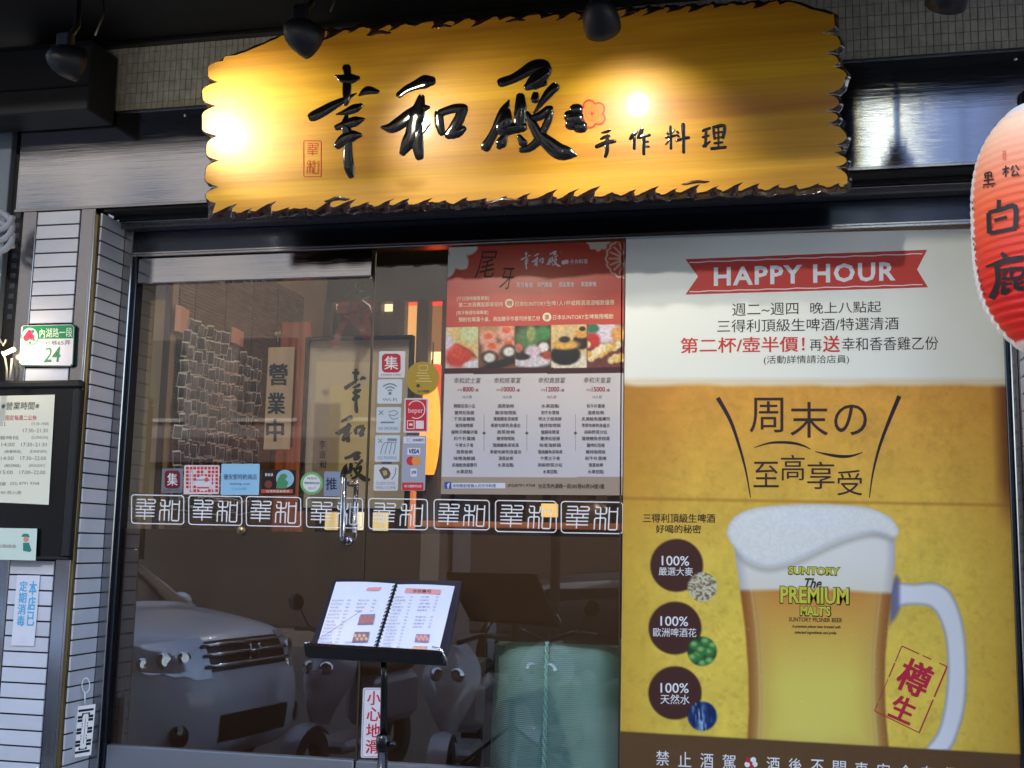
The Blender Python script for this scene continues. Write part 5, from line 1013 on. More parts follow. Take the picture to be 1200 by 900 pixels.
for i in range(n_ + 1):
    for zz in (a.z + 0.1, b.z): vs.append((a.x + (b.x - a.x) * i / n_, 1.25 + 0.018 * math.sin(i * 1.4), zz))
mb.add(vs, [(i * 2, i * 2 + 1, i * 2 + 3, i * 2 + 2) for i in range(n_)], 0, True); mb.build('cloth', M('orange_cloth_lamplit', (142, 80, 50), rough=0.8, emit=0.04), t)  # cloth stands for a lit wall; weak emission paints in the lamplight
# hanging board
gb = lambda x, y, l=0.0: P(x, y, 0.06 - l)
t = thing('open_board', 'narrow pale wooden board with three dark characters hanging inside the left door', 'sign', tuple(P(326, 528, 0.06))); A_ = P(312, 407, 0.06); B_ = P(342, 527, 0.06)
mb = MB(); mb.box(P(311, 470, .06).x, P(341.5, 470, .06).x, 0.0605, 0.072, B_.z, A_.z, ch=0.003); mb.build('board', M('pale_board', (190, 156, 116), rough=0.5, var=0.12, scale=(30, 30, 3)), t)
line(t, gb, ink((26, 30, 34)), ('營', 315.5, 426.5, 336.5, 451, 0, 0.05), ('業', 314, 460.5, 333.5, 485, 0, 0.05), ('中', 312.5, 491.5, 332, 517, 0, 0.06), lift=0.0012)
hk = P(325, 391, 0.05); mb = MB(); mb.lathe([(0.0, 0.008), (0.012, 0.006), (0.015, 0)], (hk.x, 0.05, hk.z), (0, -1, 0), 16); mb.tube([(hk.x, 0.052, hk.z), (hk.x + 0.002, 0.06, A_.z)], 0.0016, 6); mb.build('hook', M('dull_brass', (150, 128, 98)), t)
# framed calligraphy
YA = 0.5; ga = lambda x, y, l=0.0: P(x, y, YA - l)
t = thing('framed_calligraphy', 'tall black-framed calligraphy on beige paper standing inside the glass doors', 'picture', tuple(P(415, 600, YA)))
fx0, fx1, fz1, fz0 = P(356, 480, YA).x, P(482.5, 480, YA).x, P(420, 394.5, YA).z, P(420, 600, YA).z
mb = MB(); w = 0.017
mb.box(fx0, fx1, YA - 0.02, YA + 0.02, fz1 - w, fz1, ch=0.002); mb.box(fx0, fx1, YA - 0.02, YA + 0.02, fz0, fz0 + w, ch=0.002); mb.box(fx0, fx0 + w, YA - 0.019, YA + 0.019, fz0 + w, fz1 - w, ch=0.002); mb.box(fx1 - w, fx1, YA - 0.019, YA + 0.019, fz0 + w, fz1 - w, ch=0.002); mb.build('frame', black_gloss, t)
mb = MB(); mb.box(fx0 + w, fx1 - w, YA + 0.002, YA + 0.012, fz0 + w, fz1 - w); mb.build('mount', M('beige_silk', (186, 174, 150), rough=0.7, var=0.05, scale=(40, 40, 40)), t)
mb = MB(); poly(mb, ga, [(370.5, 424), (440, 424.5), (438, 585), (366, 584)], 0.0); mb.build('silk_panel', M('lighter_silk', (204, 188, 156), rough=0.7), t)
mb = MB(); poly(mb, ga, [(387, 452), (436, 453), (434, 560), (382, 559)], 0.0012); mb.build('paper', M('yellowed_paper', (212, 194, 132), rough=0.7), t)
def brush(sts, sb, x0, y0, x1, y1, nm='calligraphy'):
    mb = MB(); kx = (x1 - x0) / (sb[2] - sb[0]); ky = (y1 - y0) / (sb[3] - sb[1]); flat_strokes(mb, ga, [[(x0 + (x - sb[0]) * kx, y0 + (y - sb[1]) * ky, r * min(kx, ky) * 1.4) for x, y, r in st] for st in sts], 0.002); mb.build(nm, ink((42, 40, 38)), t)
brush(XING, (362, 75, 440, 210), 402, 430, 428, 486); brush(HE, (446, 88, 549, 188), 392, 487, 429, 520); brush(DIAN, (566, 72, 675, 184), 396, 530, 434, 563)
line(t, ga, ink((60, 54, 46)), ('李', 374, 516, 381.5, 526), ('道', 374, 528, 381.5, 537), ('和', 374.5, 540, 382, 549), lift=0.002)
# red bow
t = thing('ribbon_bow', 'dark red ribbon bow with a sprig of leaves hanging above the framed calligraphy', 'ribbon', tuple(P(410, 345, 0.3))); mb = MB()
def ribbon3(pts, w, Y):
    vs = []
    for i, (x, y) in enumerate(pts): vs += [P(x - w / 2, y, Y + 0.01 * math.sin(i)), P(x + w / 2, y + 1, Y + 0.012 * math.cos(i * 1.3))]
    mb.add(vs, [(i * 2, i * 2 + 1, i * 2 + 3, i * 2 + 2) for i in range(len(pts) - 1)], 0, True)
ribbon3(crom([(418, 352), (412, 362), (404, 376), (396, 392), (393, 408)], 3), 7, 0.30); ribbon3(crom([(420, 352), (426, 364), (430, 380), (434, 392)], 3), 8, 0.31); ribbon3(crom([(408, 352), (400, 358), (402, 366), (412, 368), (420, 362)], 3), 10, 0.29); ribbon3(crom([(432, 352), (438, 360), (434, 370), (424, 368)], 3), 9, 0.28); ribbon3(crom([(412, 366), (416, 376), (426, 386), (432, 398)], 3), 12, 0.32)
mb.build('ribbon', M('dark_red_satin', (112, 26, 30), rough=0.35), t); mb = MB(); rl = random.Random(2)
for k in range(26):
    x = 410 + rl.uniform(-14, 20); y = 338 + rl.uniform(-8, 12); a = rl.uniform(0, 6.28); q = P(x, y, 0.30 + rl.uniform(-.03, .03)); d = Vector((math.cos(a), rl.uniform(-.5, .5), math.sin(a))) * 0.022; s_ = Vector((-d.z, 0, d.x)) * 0.25
    mb.add([q, q + d * 0.5 + s_, q + d, q + d * 0.5 - s_], [(0, 1, 2, 3)])
tag(mb.build('leaves', M('dark_leaf', (40, 62, 42), rough=0.5), t), kind='stuff')
mb = MB(); mb.tube([P(425, 352, 0.28), P(433, 358, 0.275), P(436, 366, 0.28)], 0.0035, 6); mb.build('white_clip', white_pl, t)
# counter with things seen through the clear band
YC = 0.9
t = thing('counter', 'dark counter with orange wood edge seen through the clear band between the white seals', 'counter', (-1.2, YC + 0.3, Z0)); cz = P(560, 611, YC).z
mb = MB(); mb.box(P(470, 611, YC).x, -0.2, YC + 0.02, YC + 0.6, Z0, cz - 0.03, ch=0.003); mb.build('cabinet', wood_dk, t); mb = MB(); mb.box(P(492, 611, YC).x, -0.2, YC, YC + 0.62, cz - 0.028, cz, ch=0.004); mb.build('top', M('orange_wood_lamplit', (190, 112, 62), rough=0.4, emit=0.04), t)  # slight emission paints lamplight into the counter top
def lamp_box(x0, y0, x1, y1, Y, rgb, e, label):
    a = P(x0, y0, Y); b = P(x1, y1, Y); mb = MB(); mb.box(a.x, b.x, Y, Y + 0.05, b.z, a.z, ch=0.003); tag(mb.build('light_box', M('lightbox_%d_%d' % (x0, y0), tuple(int(c * 0.8 + 40) for c in rgb), emit=e * 0.13)), label, 'lamp')
lamp_box(381, 600, 392, 621, 0.8, (250, 214, 130), 0.9, 'small yellow lit box behind the seal left of the door handle')
lamp_box(417, 598, 422, 621, 0.8, (255, 240, 190), 1.3, 'thin bright lit slit right of the door handle')
lamp_box(437, 600, 451, 622, 0.8, (255, 226, 140), 1.0, 'wide yellow lit box behind the fifth white seal')
lamp_box(479, 575, 483, 620, 0.75, (250, 130, 60), 0.8, 'thin orange lit upright behind the middle seals')
lamp_box(634, 590, 652, 606, 1.3, (250, 206, 90), 1.0, 'yellow lit lamp under the middle of the red poster')
t = thing('steel_dome', 'grey dome lid on the counter behind the rightmost seal', 'dome', tuple(P(692, 626, 0.85))); c = P(695, 626, 0.85); mb = MB(); mb.lathe([(0.085 * math.cos(k * math.pi / 14), 0.105 * math.sin(k * math.pi / 14)) for k in range(8)], (c.x, c.y, cz), (0, 0, 1), 24); mb.build('lid', M('grey_lid', (120, 108, 98), rough=0.35, metal=0.4), t)
# woven green cover pressed against the glass, lower right
t = thing('green_cover', 'pale green woven cover with a braided cord standing inside the lower right glass', 'cover', (P(650, 880, 0.2).x, 0.2, Z0))
gx0, gx1, gz = P(567, 820, 0.01).x, P(740, 820, 0.01).x, P(650, 752, 0.01).z
def woven():
    m = bpy.data.materials.new('green_woven_plastic'); m.use_nodes = True; tt = m.node_tree; b = tt.nodes['Principled BSDF']; g_ = tt.nodes.new('ShaderNodeNewGeometry'); wv = tt.nodes.new('ShaderNodeTexWave'); wv.bands_direction = 'Z'; wv.inputs['Scale'].default_value = 42; wv.inputs['Distortion'].default_value = 0.6
    nz = tt.nodes.new('ShaderNodeTexNoise'); nz.inputs['Scale'].default_value = 7
    r = tt.nodes.new('ShaderNodeValToRGB'); r.color_ramp.elements[0].color = lin((104, 142, 130)) + (1,); r.color_ramp.elements[1].color = lin((142, 180, 166)) + (1,)
    ad = tt.nodes.new('ShaderNodeMath'); ad.operation = 'MULTIPLY_ADD'; ad.inputs[1].default_value = 0.35; tt.links.new(wv.outputs[0], ad.inputs[0]); tt.links.new(nz.outputs[0], ad.inputs[2])
    tt.links.new(g_.outputs['Position'], wv.inputs['Vector']); tt.links.new(g_.outputs['Position'], nz.inputs['Vector']); tt.links.new(ad.outputs[0], r.inputs[0]); tt.links.new(r.outputs[0], b.inputs['Base Color']); b.inputs['Roughness'].default_value = 0.6
    bp = tt.nodes.new('ShaderNodeBump'); bp.inputs['Strength'].default_value = 0.35; bp.inputs['Distance'].default_value = 0.004; tt.links.new(wv.outputs[0], bp.inputs['Height']); tt.links.new(bp.outputs[0], b.inputs['Normal']); return m
gm = woven(); mb = MB(); nn = 28; prof = []; vs = []
nx_, nz_ = 26, 22
for j in range(nz_ + 1):
    v = j / nz_; z = Z0 + (gz - Z0) * v
    for i in range(nx_ + 1):
        u = i / nx_ * 2 - 1; x = (gx0 + gx1) / 2 + (gx1 - gx0) / 2 * u * (1 - 0.05 * v ** 8)
        bul = 0.007 + 0.10 * abs(u) ** 4 + 0.16 * max(0, v - 0.9) ** 1.5 * 30 * 0.16; bul += 0.010 * (0.5 + 0.5 * math.sin(u * 9 + 1.2 * math.sin(v * 5))) * (0.4 + v) + 0.05 * abs(u) ** 3 * (0.3 + v); vs.append((x, bul, z - 0.05 * u ** 4 * v ** 3))
mb.add(vs, [(j * (nx_ + 1) + i, j * (nx_ + 1) + i + 1, (j + 1) * (nx_ + 1) + i + 1, (j + 1) * (nx_ + 1) + i) for j in range(nz_) for i in range(nx_)], 0, True)
mb.box(gx0 + 0.01, gx1 - 0.01, 0.12, 0.45, Z0, gz - 0.01, ch=0.02); mb.build('cloth', gm, t)
cx_ = P(638, 820, 0.0).x; zz = Z0 + 0.02; pts1 = []; pts2 = []
while zz < gz + 0.0:
    k = len(pts1); pts1.append((cx_ + 0.005 * math.sin(k * 0.9) + 0.012 * (zz - 0.5), 0.002 + 0.0025 * math.cos(k * 0.9), zz)); pts2.append((cx_ - 0.005 * math.sin(k * 0.9) + 0.012 * (zz - 0.5), 0.002 - 0.0025 * math.cos(k * 0.9), zz)); zz += 0.009
mb = MB(); mb.tube([(a, b + 0.004, c) for a, b, c in pts1], 0.0045, 6); mb.tube([(a, b + 0.004, c) for a, b, c in pts2], 0.0045, 6); mb.build('braided_cord', M('pale_green_cord', (160, 204, 188), rough=0.6), t)
# the film stops at the cover
for o in list(dr.children):
    if o.name.startswith('frosted_film'):
        me = o.data; me.clear_geometry(); b_ = MB(); gxa = gx0 + 0.004
        b_.quad((XE0, 0.012, ZB), (gxa, 0.012, ZB), (gxa, 0.012, ZFILM), (XE0, 0.012, ZFILM)); b_.quad((gxa, 0.012, gz - 0.006), (XE1, 0.012, gz - 0.006), (XE1, 0.012, ZFILM), (gxa, 0.012, ZFILM))
        me.from_pydata(b_.v, [], b_.f)
# warm lamps inside the shop
def inlamp(x, y, z, e, which, rgb=(1.0, 0.84, 0.66), r=0.12):
    t = thing('ceiling_lamp', 'warm round ceiling lamp, the %s one inside the shop' % which, 'lamp', (x, y, z), 'ceiling lamps inside the shop'); mb = MB(); mb.lathe([(0, -0.02), (0.11, -0.02), (0.12, 0.02), (0.12, 0.05)], (x, y, z), (0, 0, 1), 24); mb.build('shade', M('warm_shade', (255, 190, 120), emit=0.8), t)
    mb = MB(); mb.tube([(x, y, z + 0.05), (x, y, 3.0)], 0.006, 6); mb.build('stem', black_gap, t)
    L = bpy.data.lights.new('lamp_light', 'POINT'); L.energy = e; L.color = rgb; L.shadow_soft_size = r; o = bpy.data.objects.new('lamp_light', L); C.objects.link(o); o.location = (x, y, z - 0.15); o.parent = t; o.matrix_parent_inverse = parent_inv(t)
inlamp(-1.55, 0.26, 2.92, 1.2, 'left'); inlamp(-0.4, 0.8, 2.90, 3.0, 'right'); inlamp(0.4, 3.2, 2.86, 5, 'rear')

# ================================================================== THINGS ON THE LEFT PILLAR
gp = onY(YF - 0.018)
t = thing('address_plate', 'green and white house number plate reading 24 with a small red flower', 'plate', tuple(P(56, 430, YF)))
def pl(pts, l, m, n='plate', mi=0): mb = MB(); poly(mb, gp, pts, l); return mb.build(n, m, t)
px0, px1, pz0, pz1 = P(23, 405, YF).x, P(88, 405, YF).x, P(56, 429.5, YF).z, P(56, 381, YF).z
PT = [(27, 381.5), (84, 380.3), (86.8, 383.2), (84.6, 426), (82, 428.4), (25.5, 427.6), (22.8, 425), (25, 383.5)]
def ext(pts, l0, l1, m, n, f=gp, par=None):
    mb = MB(); k = len(pts); poly(mb, f, pts, l1); a = [f(*p, l1) for p in pts]; b = [f(*p, l0) for p in pts]; mb.add(a + b, [(i, (i + 1) % k, k + (i + 1) % k, k + i) for i in range(k)]); return mb.build(n, m, par)
ext([(x + (1.2 if x > 50 else -0.3), y + (1.5 if y > 400 else -0.4)) for x, y in PT], -0.014, 0.0, M('dark_green_back', (24, 70, 60), rough=0.4), 'back_plate', gp, t)
pl(PT, 0.001, M('plate_white', (226, 224, 230), rough=0.25, coat=0.6), 'plate'); pl([(27, 382), (84, 380.8), (86.2, 383.4), (85.6, 396.5), (45, 397.3), (40, 404), (30, 402), (24.6, 396)], 0.0016, M('plate_green', (28, 130, 84), rough=0.25, coat=0.6), 'green_band')
mb = MB(); poly(mb, gp, circ(35, 394.3, 10.3, 30, 11), 0.0026, 0); poly(mb, gp, circ(35, 394, 9.2, 30, 9.8), 0.0030, 1)
for x, y, r in ((31, 396, 4), (35, 390, 3.6), (37, 395, 3.6), (33, 393, 3.8)): poly(mb, gp, circ(x, y, r, 12), 0.0033 + 0.0001 * (x % 4), 2)
poly(mb, gp, circ(38.5, 388.5, 2.2, 8), 0.0040, 0); poly(mb, gp, circ(35, 401.5, 2, 8), 0.0040, 0); poly(mb, gp, circ(39.5, 398.5, 1.8, 8), 0.0040, 0); mb.build('flower_badge', [ink((44, 120, 90)), ink((222, 216, 220)), ink((206, 48, 76))], t)
line(t, gp, ink((204, 226, 200)), ('內湖路一段', 46.5, 384.3, 84.5, 395.3, -1.0, 0.01), lift=0.0024); line(t, gp, ink((90, 96, 100)), ('285巷65弄', 48, 398.8, 82.5, 404.5, -0.8, 0.01), lift=0.0016); line(t, gp, ink((28, 122, 88)), ('24', 51, 406.5, 71, 424.3, -0.6, 0.02, 0.15), lift=0.0016); line(t, gp, ink((120, 160, 160)), ('內湖區', 26, 421, 29.5, 424.5), lift=0.0016)
# menu board
t = thing('menu_board', 'black wall-mounted display case holding a lit printed opening-hours sheet', 'display case', tuple(P(20, 655, YF))); YM = YF - 0.045; gm_ = onY(YM)
x0, x1, z0, z1 = P(-70, 550, YM).x, P(87, 550, YM).x, P(40, 655.5, YM).z, P(40, 445.5, YM).z
mb = MB(); fr = 0.055
mb.box(x0, x1, YM, YF - 0.005, z1 - 0.035, z1, ch=0.010); mb.box(x0, x1, YM, YF - 0.005, z0, z0 + 0.012, ch=0.004); mb.box(x1 - 0.035, x1, YM + 0.001, YF - 0.006, z0 + 0.012, z1 - 0.035, ch=0.006); mb.box(x0, x0 + 0.05, YM + 0.001, YF - 0.006, z0 + 0.012, z1 - 0.035); mb.build('frame', black_paint, t)
mb = MB(); mb.box(x0 + 0.05, x1 - 0.035, YM + 0.012, YM + 0.02, z0 + 0.012, z1 - 0.035); mb.build('back_panel', black_gloss, t)
gm2 = onY(YM + 0.008); ms = link('hours_sheet', bpy.data.meshes.new('hours_sheet'), t); mb = MB(); poly(mb, gm2, [(-50, 465), (64.3, 462.5), (57, 591.5), (-60, 586)]); ms.data.from_pydata(mb.v, [], mb.f); ms.data.materials.append(M('warm_white_sheet', (228, 226, 204), rough=0.5))
line(t, gm2, ink((84, 84, 78)), ('※營業時間※', 1.5, 471, 46, 480, -0.3, 0.005, 0.15), lift=0.0006); line(t, gm2, ink((206, 70, 70)), ('固定每週二公休～'[:7], 6.5, 486.5, 43, 492.5, 0, 0.005), lift=0.0006)
mb = MB()
for k, (y, segs) in enumerate(((497, ((-8, 6, '【平日】'), (37, 57, '(11:30~14:00)'))), (504.5, ((27, 56, '17:30~21:30'),)), (513, ((-8, 22, '午餐時段'), (37, 56, '(LUNCH)'))), (521, ((-20, 17, '11:30~14:00'), (25, 55, '17:30~21:30'))), (529.5, ((5, 25, '(晚餐時段)'), (35, 55, '(DINNER)'))), (537, ((-20, 16, '11:30~14:00'), (24, 54, '17:30~22:00'))), (546, ((5, 24, '(假日時段)'), (34, 53, '(HOLIDAY)'))), (553.5, ((-20, 15, '12:00~15:00'), (23, 53, '17:00~22:00'))), (567, ((-30, 7, '訂位專線'), (12, 46, '(02) 8791 9768'))), (577, ((-30, 25, '最後點餐 21:00 前入座'),)))):
    for x0_, x1_, s_ in segs: text(mb, gm2, s_, x0_, y - 2.2, x1_, y + 2.2, 0.0006, 0, 0.0)
mb.build('sheet_lettering', ink((120, 124, 120)), t)
t = thing('small_notice', 'small pale green paper notice in the lower part of the black display case', 'notice', tuple(P(20, 657, YM))); gn = onY(YM - 0.003)
mb = MB(); poly(mb, gn, [(-30, 618), (43.5, 619.5), (41.8, 657), (-30, 655)]); mb.build('sheet', M('mint_paper', (206, 222, 208), rough=0.6), t)
mb = MB(); poly(mb, gn, [(25, 629), (27, 625.5), (33, 625.5), (35, 629.5)], 0.0006, 0); poly(mb, gn, circ(30.5, 632, 3.2, 12), 0.0008, 1); poly(mb, gn, [(27, 636), (34, 636), (37, 645), (35, 647), (27, 645.5)], 0.0006, 0); text(mb, gn, '歡迎光臨請進', -14, 638, 19, 642, 0.0006, 2); mb.build('print', [ink((54, 128, 116)), ink((206, 150, 130)), ink((150, 130, 130))], t)
t = thing('disinfection_notice', 'white paper notice with large pale blue characters taped on the lower tiles', 'notice', tuple(P(30, 757, YF))); gd = onY(YF - 0.008)
mb = MB(); poly(mb, gd, [(20, 674), (47, 674.5), (40, 757), (13, 756.5)], 0.001); mb.build('sheet', M('notice_white', (218, 220, 230), rough=0.6), t)
sk = lambda x, y, l=0.0: gd(x - 0.078 * (y - 680), y, l)
for s_, x0_, x1_ in (('本店已', 35.0, 43.5), ('定期消毒', 23.5, 32.5)):
    mb = MB(); hh = 54.0 / len(s_)
    for i, ch in enumerate(s_): text(mb, sk, ch, x0_, 681 + i * hh, x1_, 681 + (i + 0.9) * hh, 0.0016, 0, 0.04)
    mb.build('lettering', ink((84, 176, 222)), t)
mb = MB(); ribbon(mb, gd, circ(28, 750, 3, 14), 0.5, 0.0014, closed=True); mb.build('emblem', ink((200, 200, 210)), t)
# hanging white fret tag
t = thing('hanging_tag', 'white rectangular fret-pattern tag hanging by a loop on the reveal tiles', 'tag', tuple(PX(95, 885, XR))); TN = Vector((0.6, -0.8, 0)); TP0 = PX(97, 856, XR + 0.022); fr = lambda x, y, l=0.0: PPL(x, y, TP0, TN) + TN * l
TG = [(88.5, 828), (112, 825), (106.5, 884.5), (82.5, 888.5)]
def tq(u, v): return (TG[0][0] * (1 - u) * (1 - v) + TG[1][0] * u * (1 - v) + TG[2][0] * u * v + TG[3][0] * (1 - u) * v, TG[0][1] * (1 - u) * (1 - v) + TG[1][1] * u * (1 - v) + TG[2][1] * u * v + TG[3][1] * (1 - u) * v)
ext(TG, -0.004, 0.004, white_pl, 'plate', fr, t); mb = MB()
for (u0, v0, u1, v1) in ((0.17, 0.07, 0.92, 0.115), (0.17, 0.885, 0.92, 0.93), (0.36, 0.145, 0.44, 0.20), (0.36, 0.145, 0.74, 0.165), (0.68, 0.145, 0.76, 0.20), (0.36, 0.82, 0.44, 0.865), (0.38, 0.848, 0.74, 0.868), (0.68, 0.82, 0.76, 0.865)) + tuple((a, b, a + 0.24, b + 0.052) for a in (0.17, 0.70) for b in (0.195, 0.262, 0.435, 0.50, 0.675, 0.742)) + tuple((0.40 + c, b, 0.44 + c, b + 0.03) for c in (0.0, 0.26) for b in (0.34, 0.39, 0.58, 0.63)) + ((0.555, 0.25, 0.575, 0.75),):
    poly(mb, fr, [tq(u0, v0), tq(u1, v0), tq(u1, v1), tq(u0, v1)], 0.0048)
mb.build('fret_pattern', ink((26, 26, 44)), t); mb = MB()
lp = [fr(100.5 + 4.6 * math.cos(a), 803 + 8.5 * math.sin(a), 0.004) for a in [2 * math.pi * k / 24 for k in range(25)]]; mb.tube(lp, 0.0022, 6); mb.tube([fr(99.6, 811, 0.004), fr(99.3, 827, 0.004)], 0.003, 6); mb.build('loop', white_pl, t)
# grey coiled hose
t = thing('coiled_hose', 'grey coiled hose hanging at the left edge above the house number', 'hose', tuple(P(0, 295, -0.4))); mb = MB(); pts = []
for k in range(97):
    a = 2 * math.pi * k / 32; q = P(-3 + 17 * math.cos(a), 253 + 12.5 * (k / 32) + 14 * math.sin(a), -0.42 + 0.004 * k / 10); pts.append(q)
mb.tube(pts, 0.0135, 12); mb.build('hose', M('grey_hose', (150, 154, 164), rough=0.4), t); mb = MB(); q = P(0, 300, -0.42); mb.tube([(q.x - 0.01, -0.42, q.z), (q.x - 0.02, -0.42, q.z - 0.6)], 0.0135, 10); mb.build('hose_tail', MC['grey_hose'], t)
# white cables and small lamp by the plate
t = thing('cable_bundle', 'pale cables and a small bright lamp beside the house number plate', 'cables', tuple(P(8, 440, YF - 0.02))); mb = MB()
for pp_ in ([(2, 412), (6, 420), (8, 432), (8, 446)], [(14, 420), (13, 432), (11, 446)], [(0, 398), (4, 405), (7, 398)]): mb.tube([P(x, y, YF - 0.03) for x, y in pp_], 0.0045, 8)
mb.build('cable', M('cream_cable', (206, 200, 180)), t); mb = MB(); mb.tube([P(4, 415, YF - 0.05), P(17, 409, YF - 0.05)], 0.009, 10); mb.build('lamp_tube', M('warm_tube', (255, 226, 170), emit=1.2), t)
L = bpy.data.lights.new('tube_light', 'POINT'); L.energy = 0.25; L.color = (1.0, 0.8, 0.52); L.shadow_soft_size = 0.03; lo = bpy.data.objects.new('tube_light', L); C.objects.link(lo); lo.location = P(12, 400, YF - 0.13); lo.parent = t; lo.matrix_parent_inverse = parent_inv(t)

# ================================================================== MENU STAND
dv = R.T @ np.array([720 - 600, -281 - 450, F]); u_ = Vector((dv[0], dv[2], -dv[1])).normalized()         # up the desk slope
w_ = Vector((u_.y, -u_.x, 0)).normalized()                                                         # level, along the desk
NT = w_.cross(u_).normalized();  NT = -NT if NT.y > 0 else NT
PC = P(450, 730, -0.85)
def onT(x, y, l=0.0): return PPL(x, y, PC, NT) + NT * l
t = thing('menu_stand', 'black music-stand style menu desk on a thin pole in front of the doors', 'stand', (P(447, 780, -0.85).x, -0.85, Z_PLAT))
TR = [(391.5, 679), (541.5, 680.5), (523, 777), (360, 767.5)]
ext(TR, -0.012, 0.0, M('navy_black_plastic', (30, 34, 50), rough=0.35), 'desk', onT, t)
mb = MB(); a = [onT(359, 767), onT(524, 777)]; dn = -u_ * 0.012
lipq = [onT(366, 764, 0.001), onT(519, 769, 0.001)]
vs = [onT(359, 766, 0.0), onT(519.5, 775.5, 0.0), onT(519.5, 775.5, 0.045), onT(359, 766, 0.045)]; vs += [v + dn for v in vs]; mb.add(vs, [(0, 1, 2, 3), (4, 5, 6, 7), (0, 1, 5, 4), (1, 2, 6, 5), (2, 3, 7, 6), (3, 0, 4, 7)]); mb.build('ledge', black_gloss, t)
mb = MB(); mb.tube([onT(508, 767, 0.03), onT(517, 775, 0.05), onT(524, 780, 0.02)], 0.004, 6); mb.tube([onT(366, 758, 0.02), onT(360, 768, 0.05)], 0.003, 6); mb.build('corner_clip', chrome, t)
pc = onT(449, 765, -0.03); mb = MB(); mb.tube([pc, (pc.x, pc.y + 0.01, pc.z - 0.06), (pc.x, pc.y + 0.02, P(447, 880, pc.y).z)], 0.011, 12); mb.build('pole', black_gloss, t); zk = P(445, 877, pc.y).z
mb = MB(); mb.tube([(pc.x, pc.y + 0.02, zk + 0.02), (pc.x, pc.y + 0.02, Z_PLAT + 0.1)], 0.016, 14); mb.lathe([(0.016, 0.045), (0.022, 0.04), (0.022, 0.0), (0.017, -0.005)], (pc.x, pc.y + 0.02, zk - 0.005), (0, 0, 1), 16); mb.build('sleeve', black_gloss, t)
mb = MB(); mb.tube([(pc.x + 0.015, pc.y + 0.02, zk + 0.012), (pc.x + 0.035, pc.y + 0.015, zk + 0.012)], 0.005, 8); mb.lathe([(0.0, 0.045), (0.010, 0.044), (0.013, 0.034), (0.010, 0.028)], (pc.x, pc.y + 0.02, zk + 0.012), (1, -0.2, 0), 10); mb.build('knob', black_gloss, t)
for k in range(3): a = math.radians(80 + 120 * k); mb = MB(); mb.tube([(pc.x, pc.y + 0.02, Z_PLAT + 0.22), (pc.x + 0.28 * math.cos(a), pc.y + 0.02 + 0.28 * math.sin(a), Z_PLAT + 0.012)], 0.009, 8); mb.build('leg', black_gloss, t)
mn = thing('open_menu', 'open spiral-bound white menu book with small food pictures on the black stand', 'menu book', tuple(PC))
def page(pts, l, nm):
    mb = MB(); a, b, c, d = pts; N = 8; vs = []
    for j in range(2):
        for i in range(N + 1):
            u = i / N; q0 = (a[0] + (b[0] - a[0]) * u, a[1] + (b[1] - a[1]) * u); q1 = (d[0] + (c[0] - d[0]) * u, d[1] + (c[1] - d[1]) * u); q = q0 if j == 0 else q1; vs.append(onT(q[0], q[1], l + 0.0035 * math.sin(math.pi * u)))
    mb.add(vs, [(i, i + 1, N + 2 + i, N + 1 + i) for i in range(N)], 0, True); return mb.build(nm, M('menu_page', (226, 228, 240), rough=0.12, coat=0.6, spec=0.5), mn)
page([(394, 683), (463, 685), (437, 768.5), (370, 763)], 0.004, 'page'); page([(466, 686), (533, 688), (513.5, 768.5), (440, 768.5)], 0.004, 'page')
mb = MB()
for k in range(19):
    y = 689 + k * 4.3; x = 464 - (y - 686) * 0.312; lp = []
    for j in range(9): a = math.pi * j / 8; lp.append(onT(x - 2.6 * math.cos(a), y + 0.4, 0.005 + 0.007 * math.sin(a)))
    mb.tube(lp, 0.0019, 5)
tag(mb.build('spiral_binding', black_gloss, mn), kind='stuff')
gt = lambda x, y, l=0.0: onT(x, y, 0.0085 + l)
def tp(s0): return lambda x, y, l=0.0: gt(x - s0 * (y - 684), y, l)
tL, tR = tp(0.30), tp(0.27)
mb = MB(); rr_ = random.Random(6)
for col, x0_, w_0 in ((0, 396, 15), (1, 426, 14)):
    for k in range(14):
        if col == 1 and 3 < k < 12: continue
        y = 706 + k * 4.1; ww = w_0 * rr_.uniform(0.6, 1); text(mb, tL, rr_.choice(['綜合生魚片', '烤牛小排', '鮭魚親子丼', '明太子玉子燒', '炸蝦天婦羅']), x0_, y - 1.0, x0_ + ww, y + 1.1, 0.0006); text(mb, tL, rr_.choice(['180', '220', '350', '90']), x0_ + 18, y - 0.9, x0_ + 22, y + 0.9, 0.0006)
for col, x0_ in ((0, 468), (1, 498)):
    for k in range(17):
        if col == 1 and (k > 9 or k == 5): continue
        y = 702 + k * 3.9; ww = rr_.uniform(9, 14); text(mb, tR, rr_.choice(['握壽司', '炙燒干貝', '手卷', '花壽司', '星鰻壽司', '海膽軍艦']), x0_, y - 0.9, x0_ + ww, y + 1.1, 0.0006); text(mb, tR, rr_.choice(['60', '120', '80']), x0_ + 18, y - 0.8, x0_ + 21, y + 0.9, 0.0006)
mb.build('menu_lines', ink((150, 150, 172)), mn)
mb = MB(); poly(mb, gt, [(476, 691.5), (517, 693.5), (515.8, 699), (474.5, 697)], 0.0006, 0); text(mb, gt, '手作壽司', 484, 693.5, 505, 697.3, 0.0012, 1, 0.02); poly(mb, gt, [(431, 691), (448, 690.5), (444, 694.5), (429, 695)], 0.0006, 0); mb.build('heading_bar', [ink((224, 152, 150)), ink((110, 60, 66))], mn)
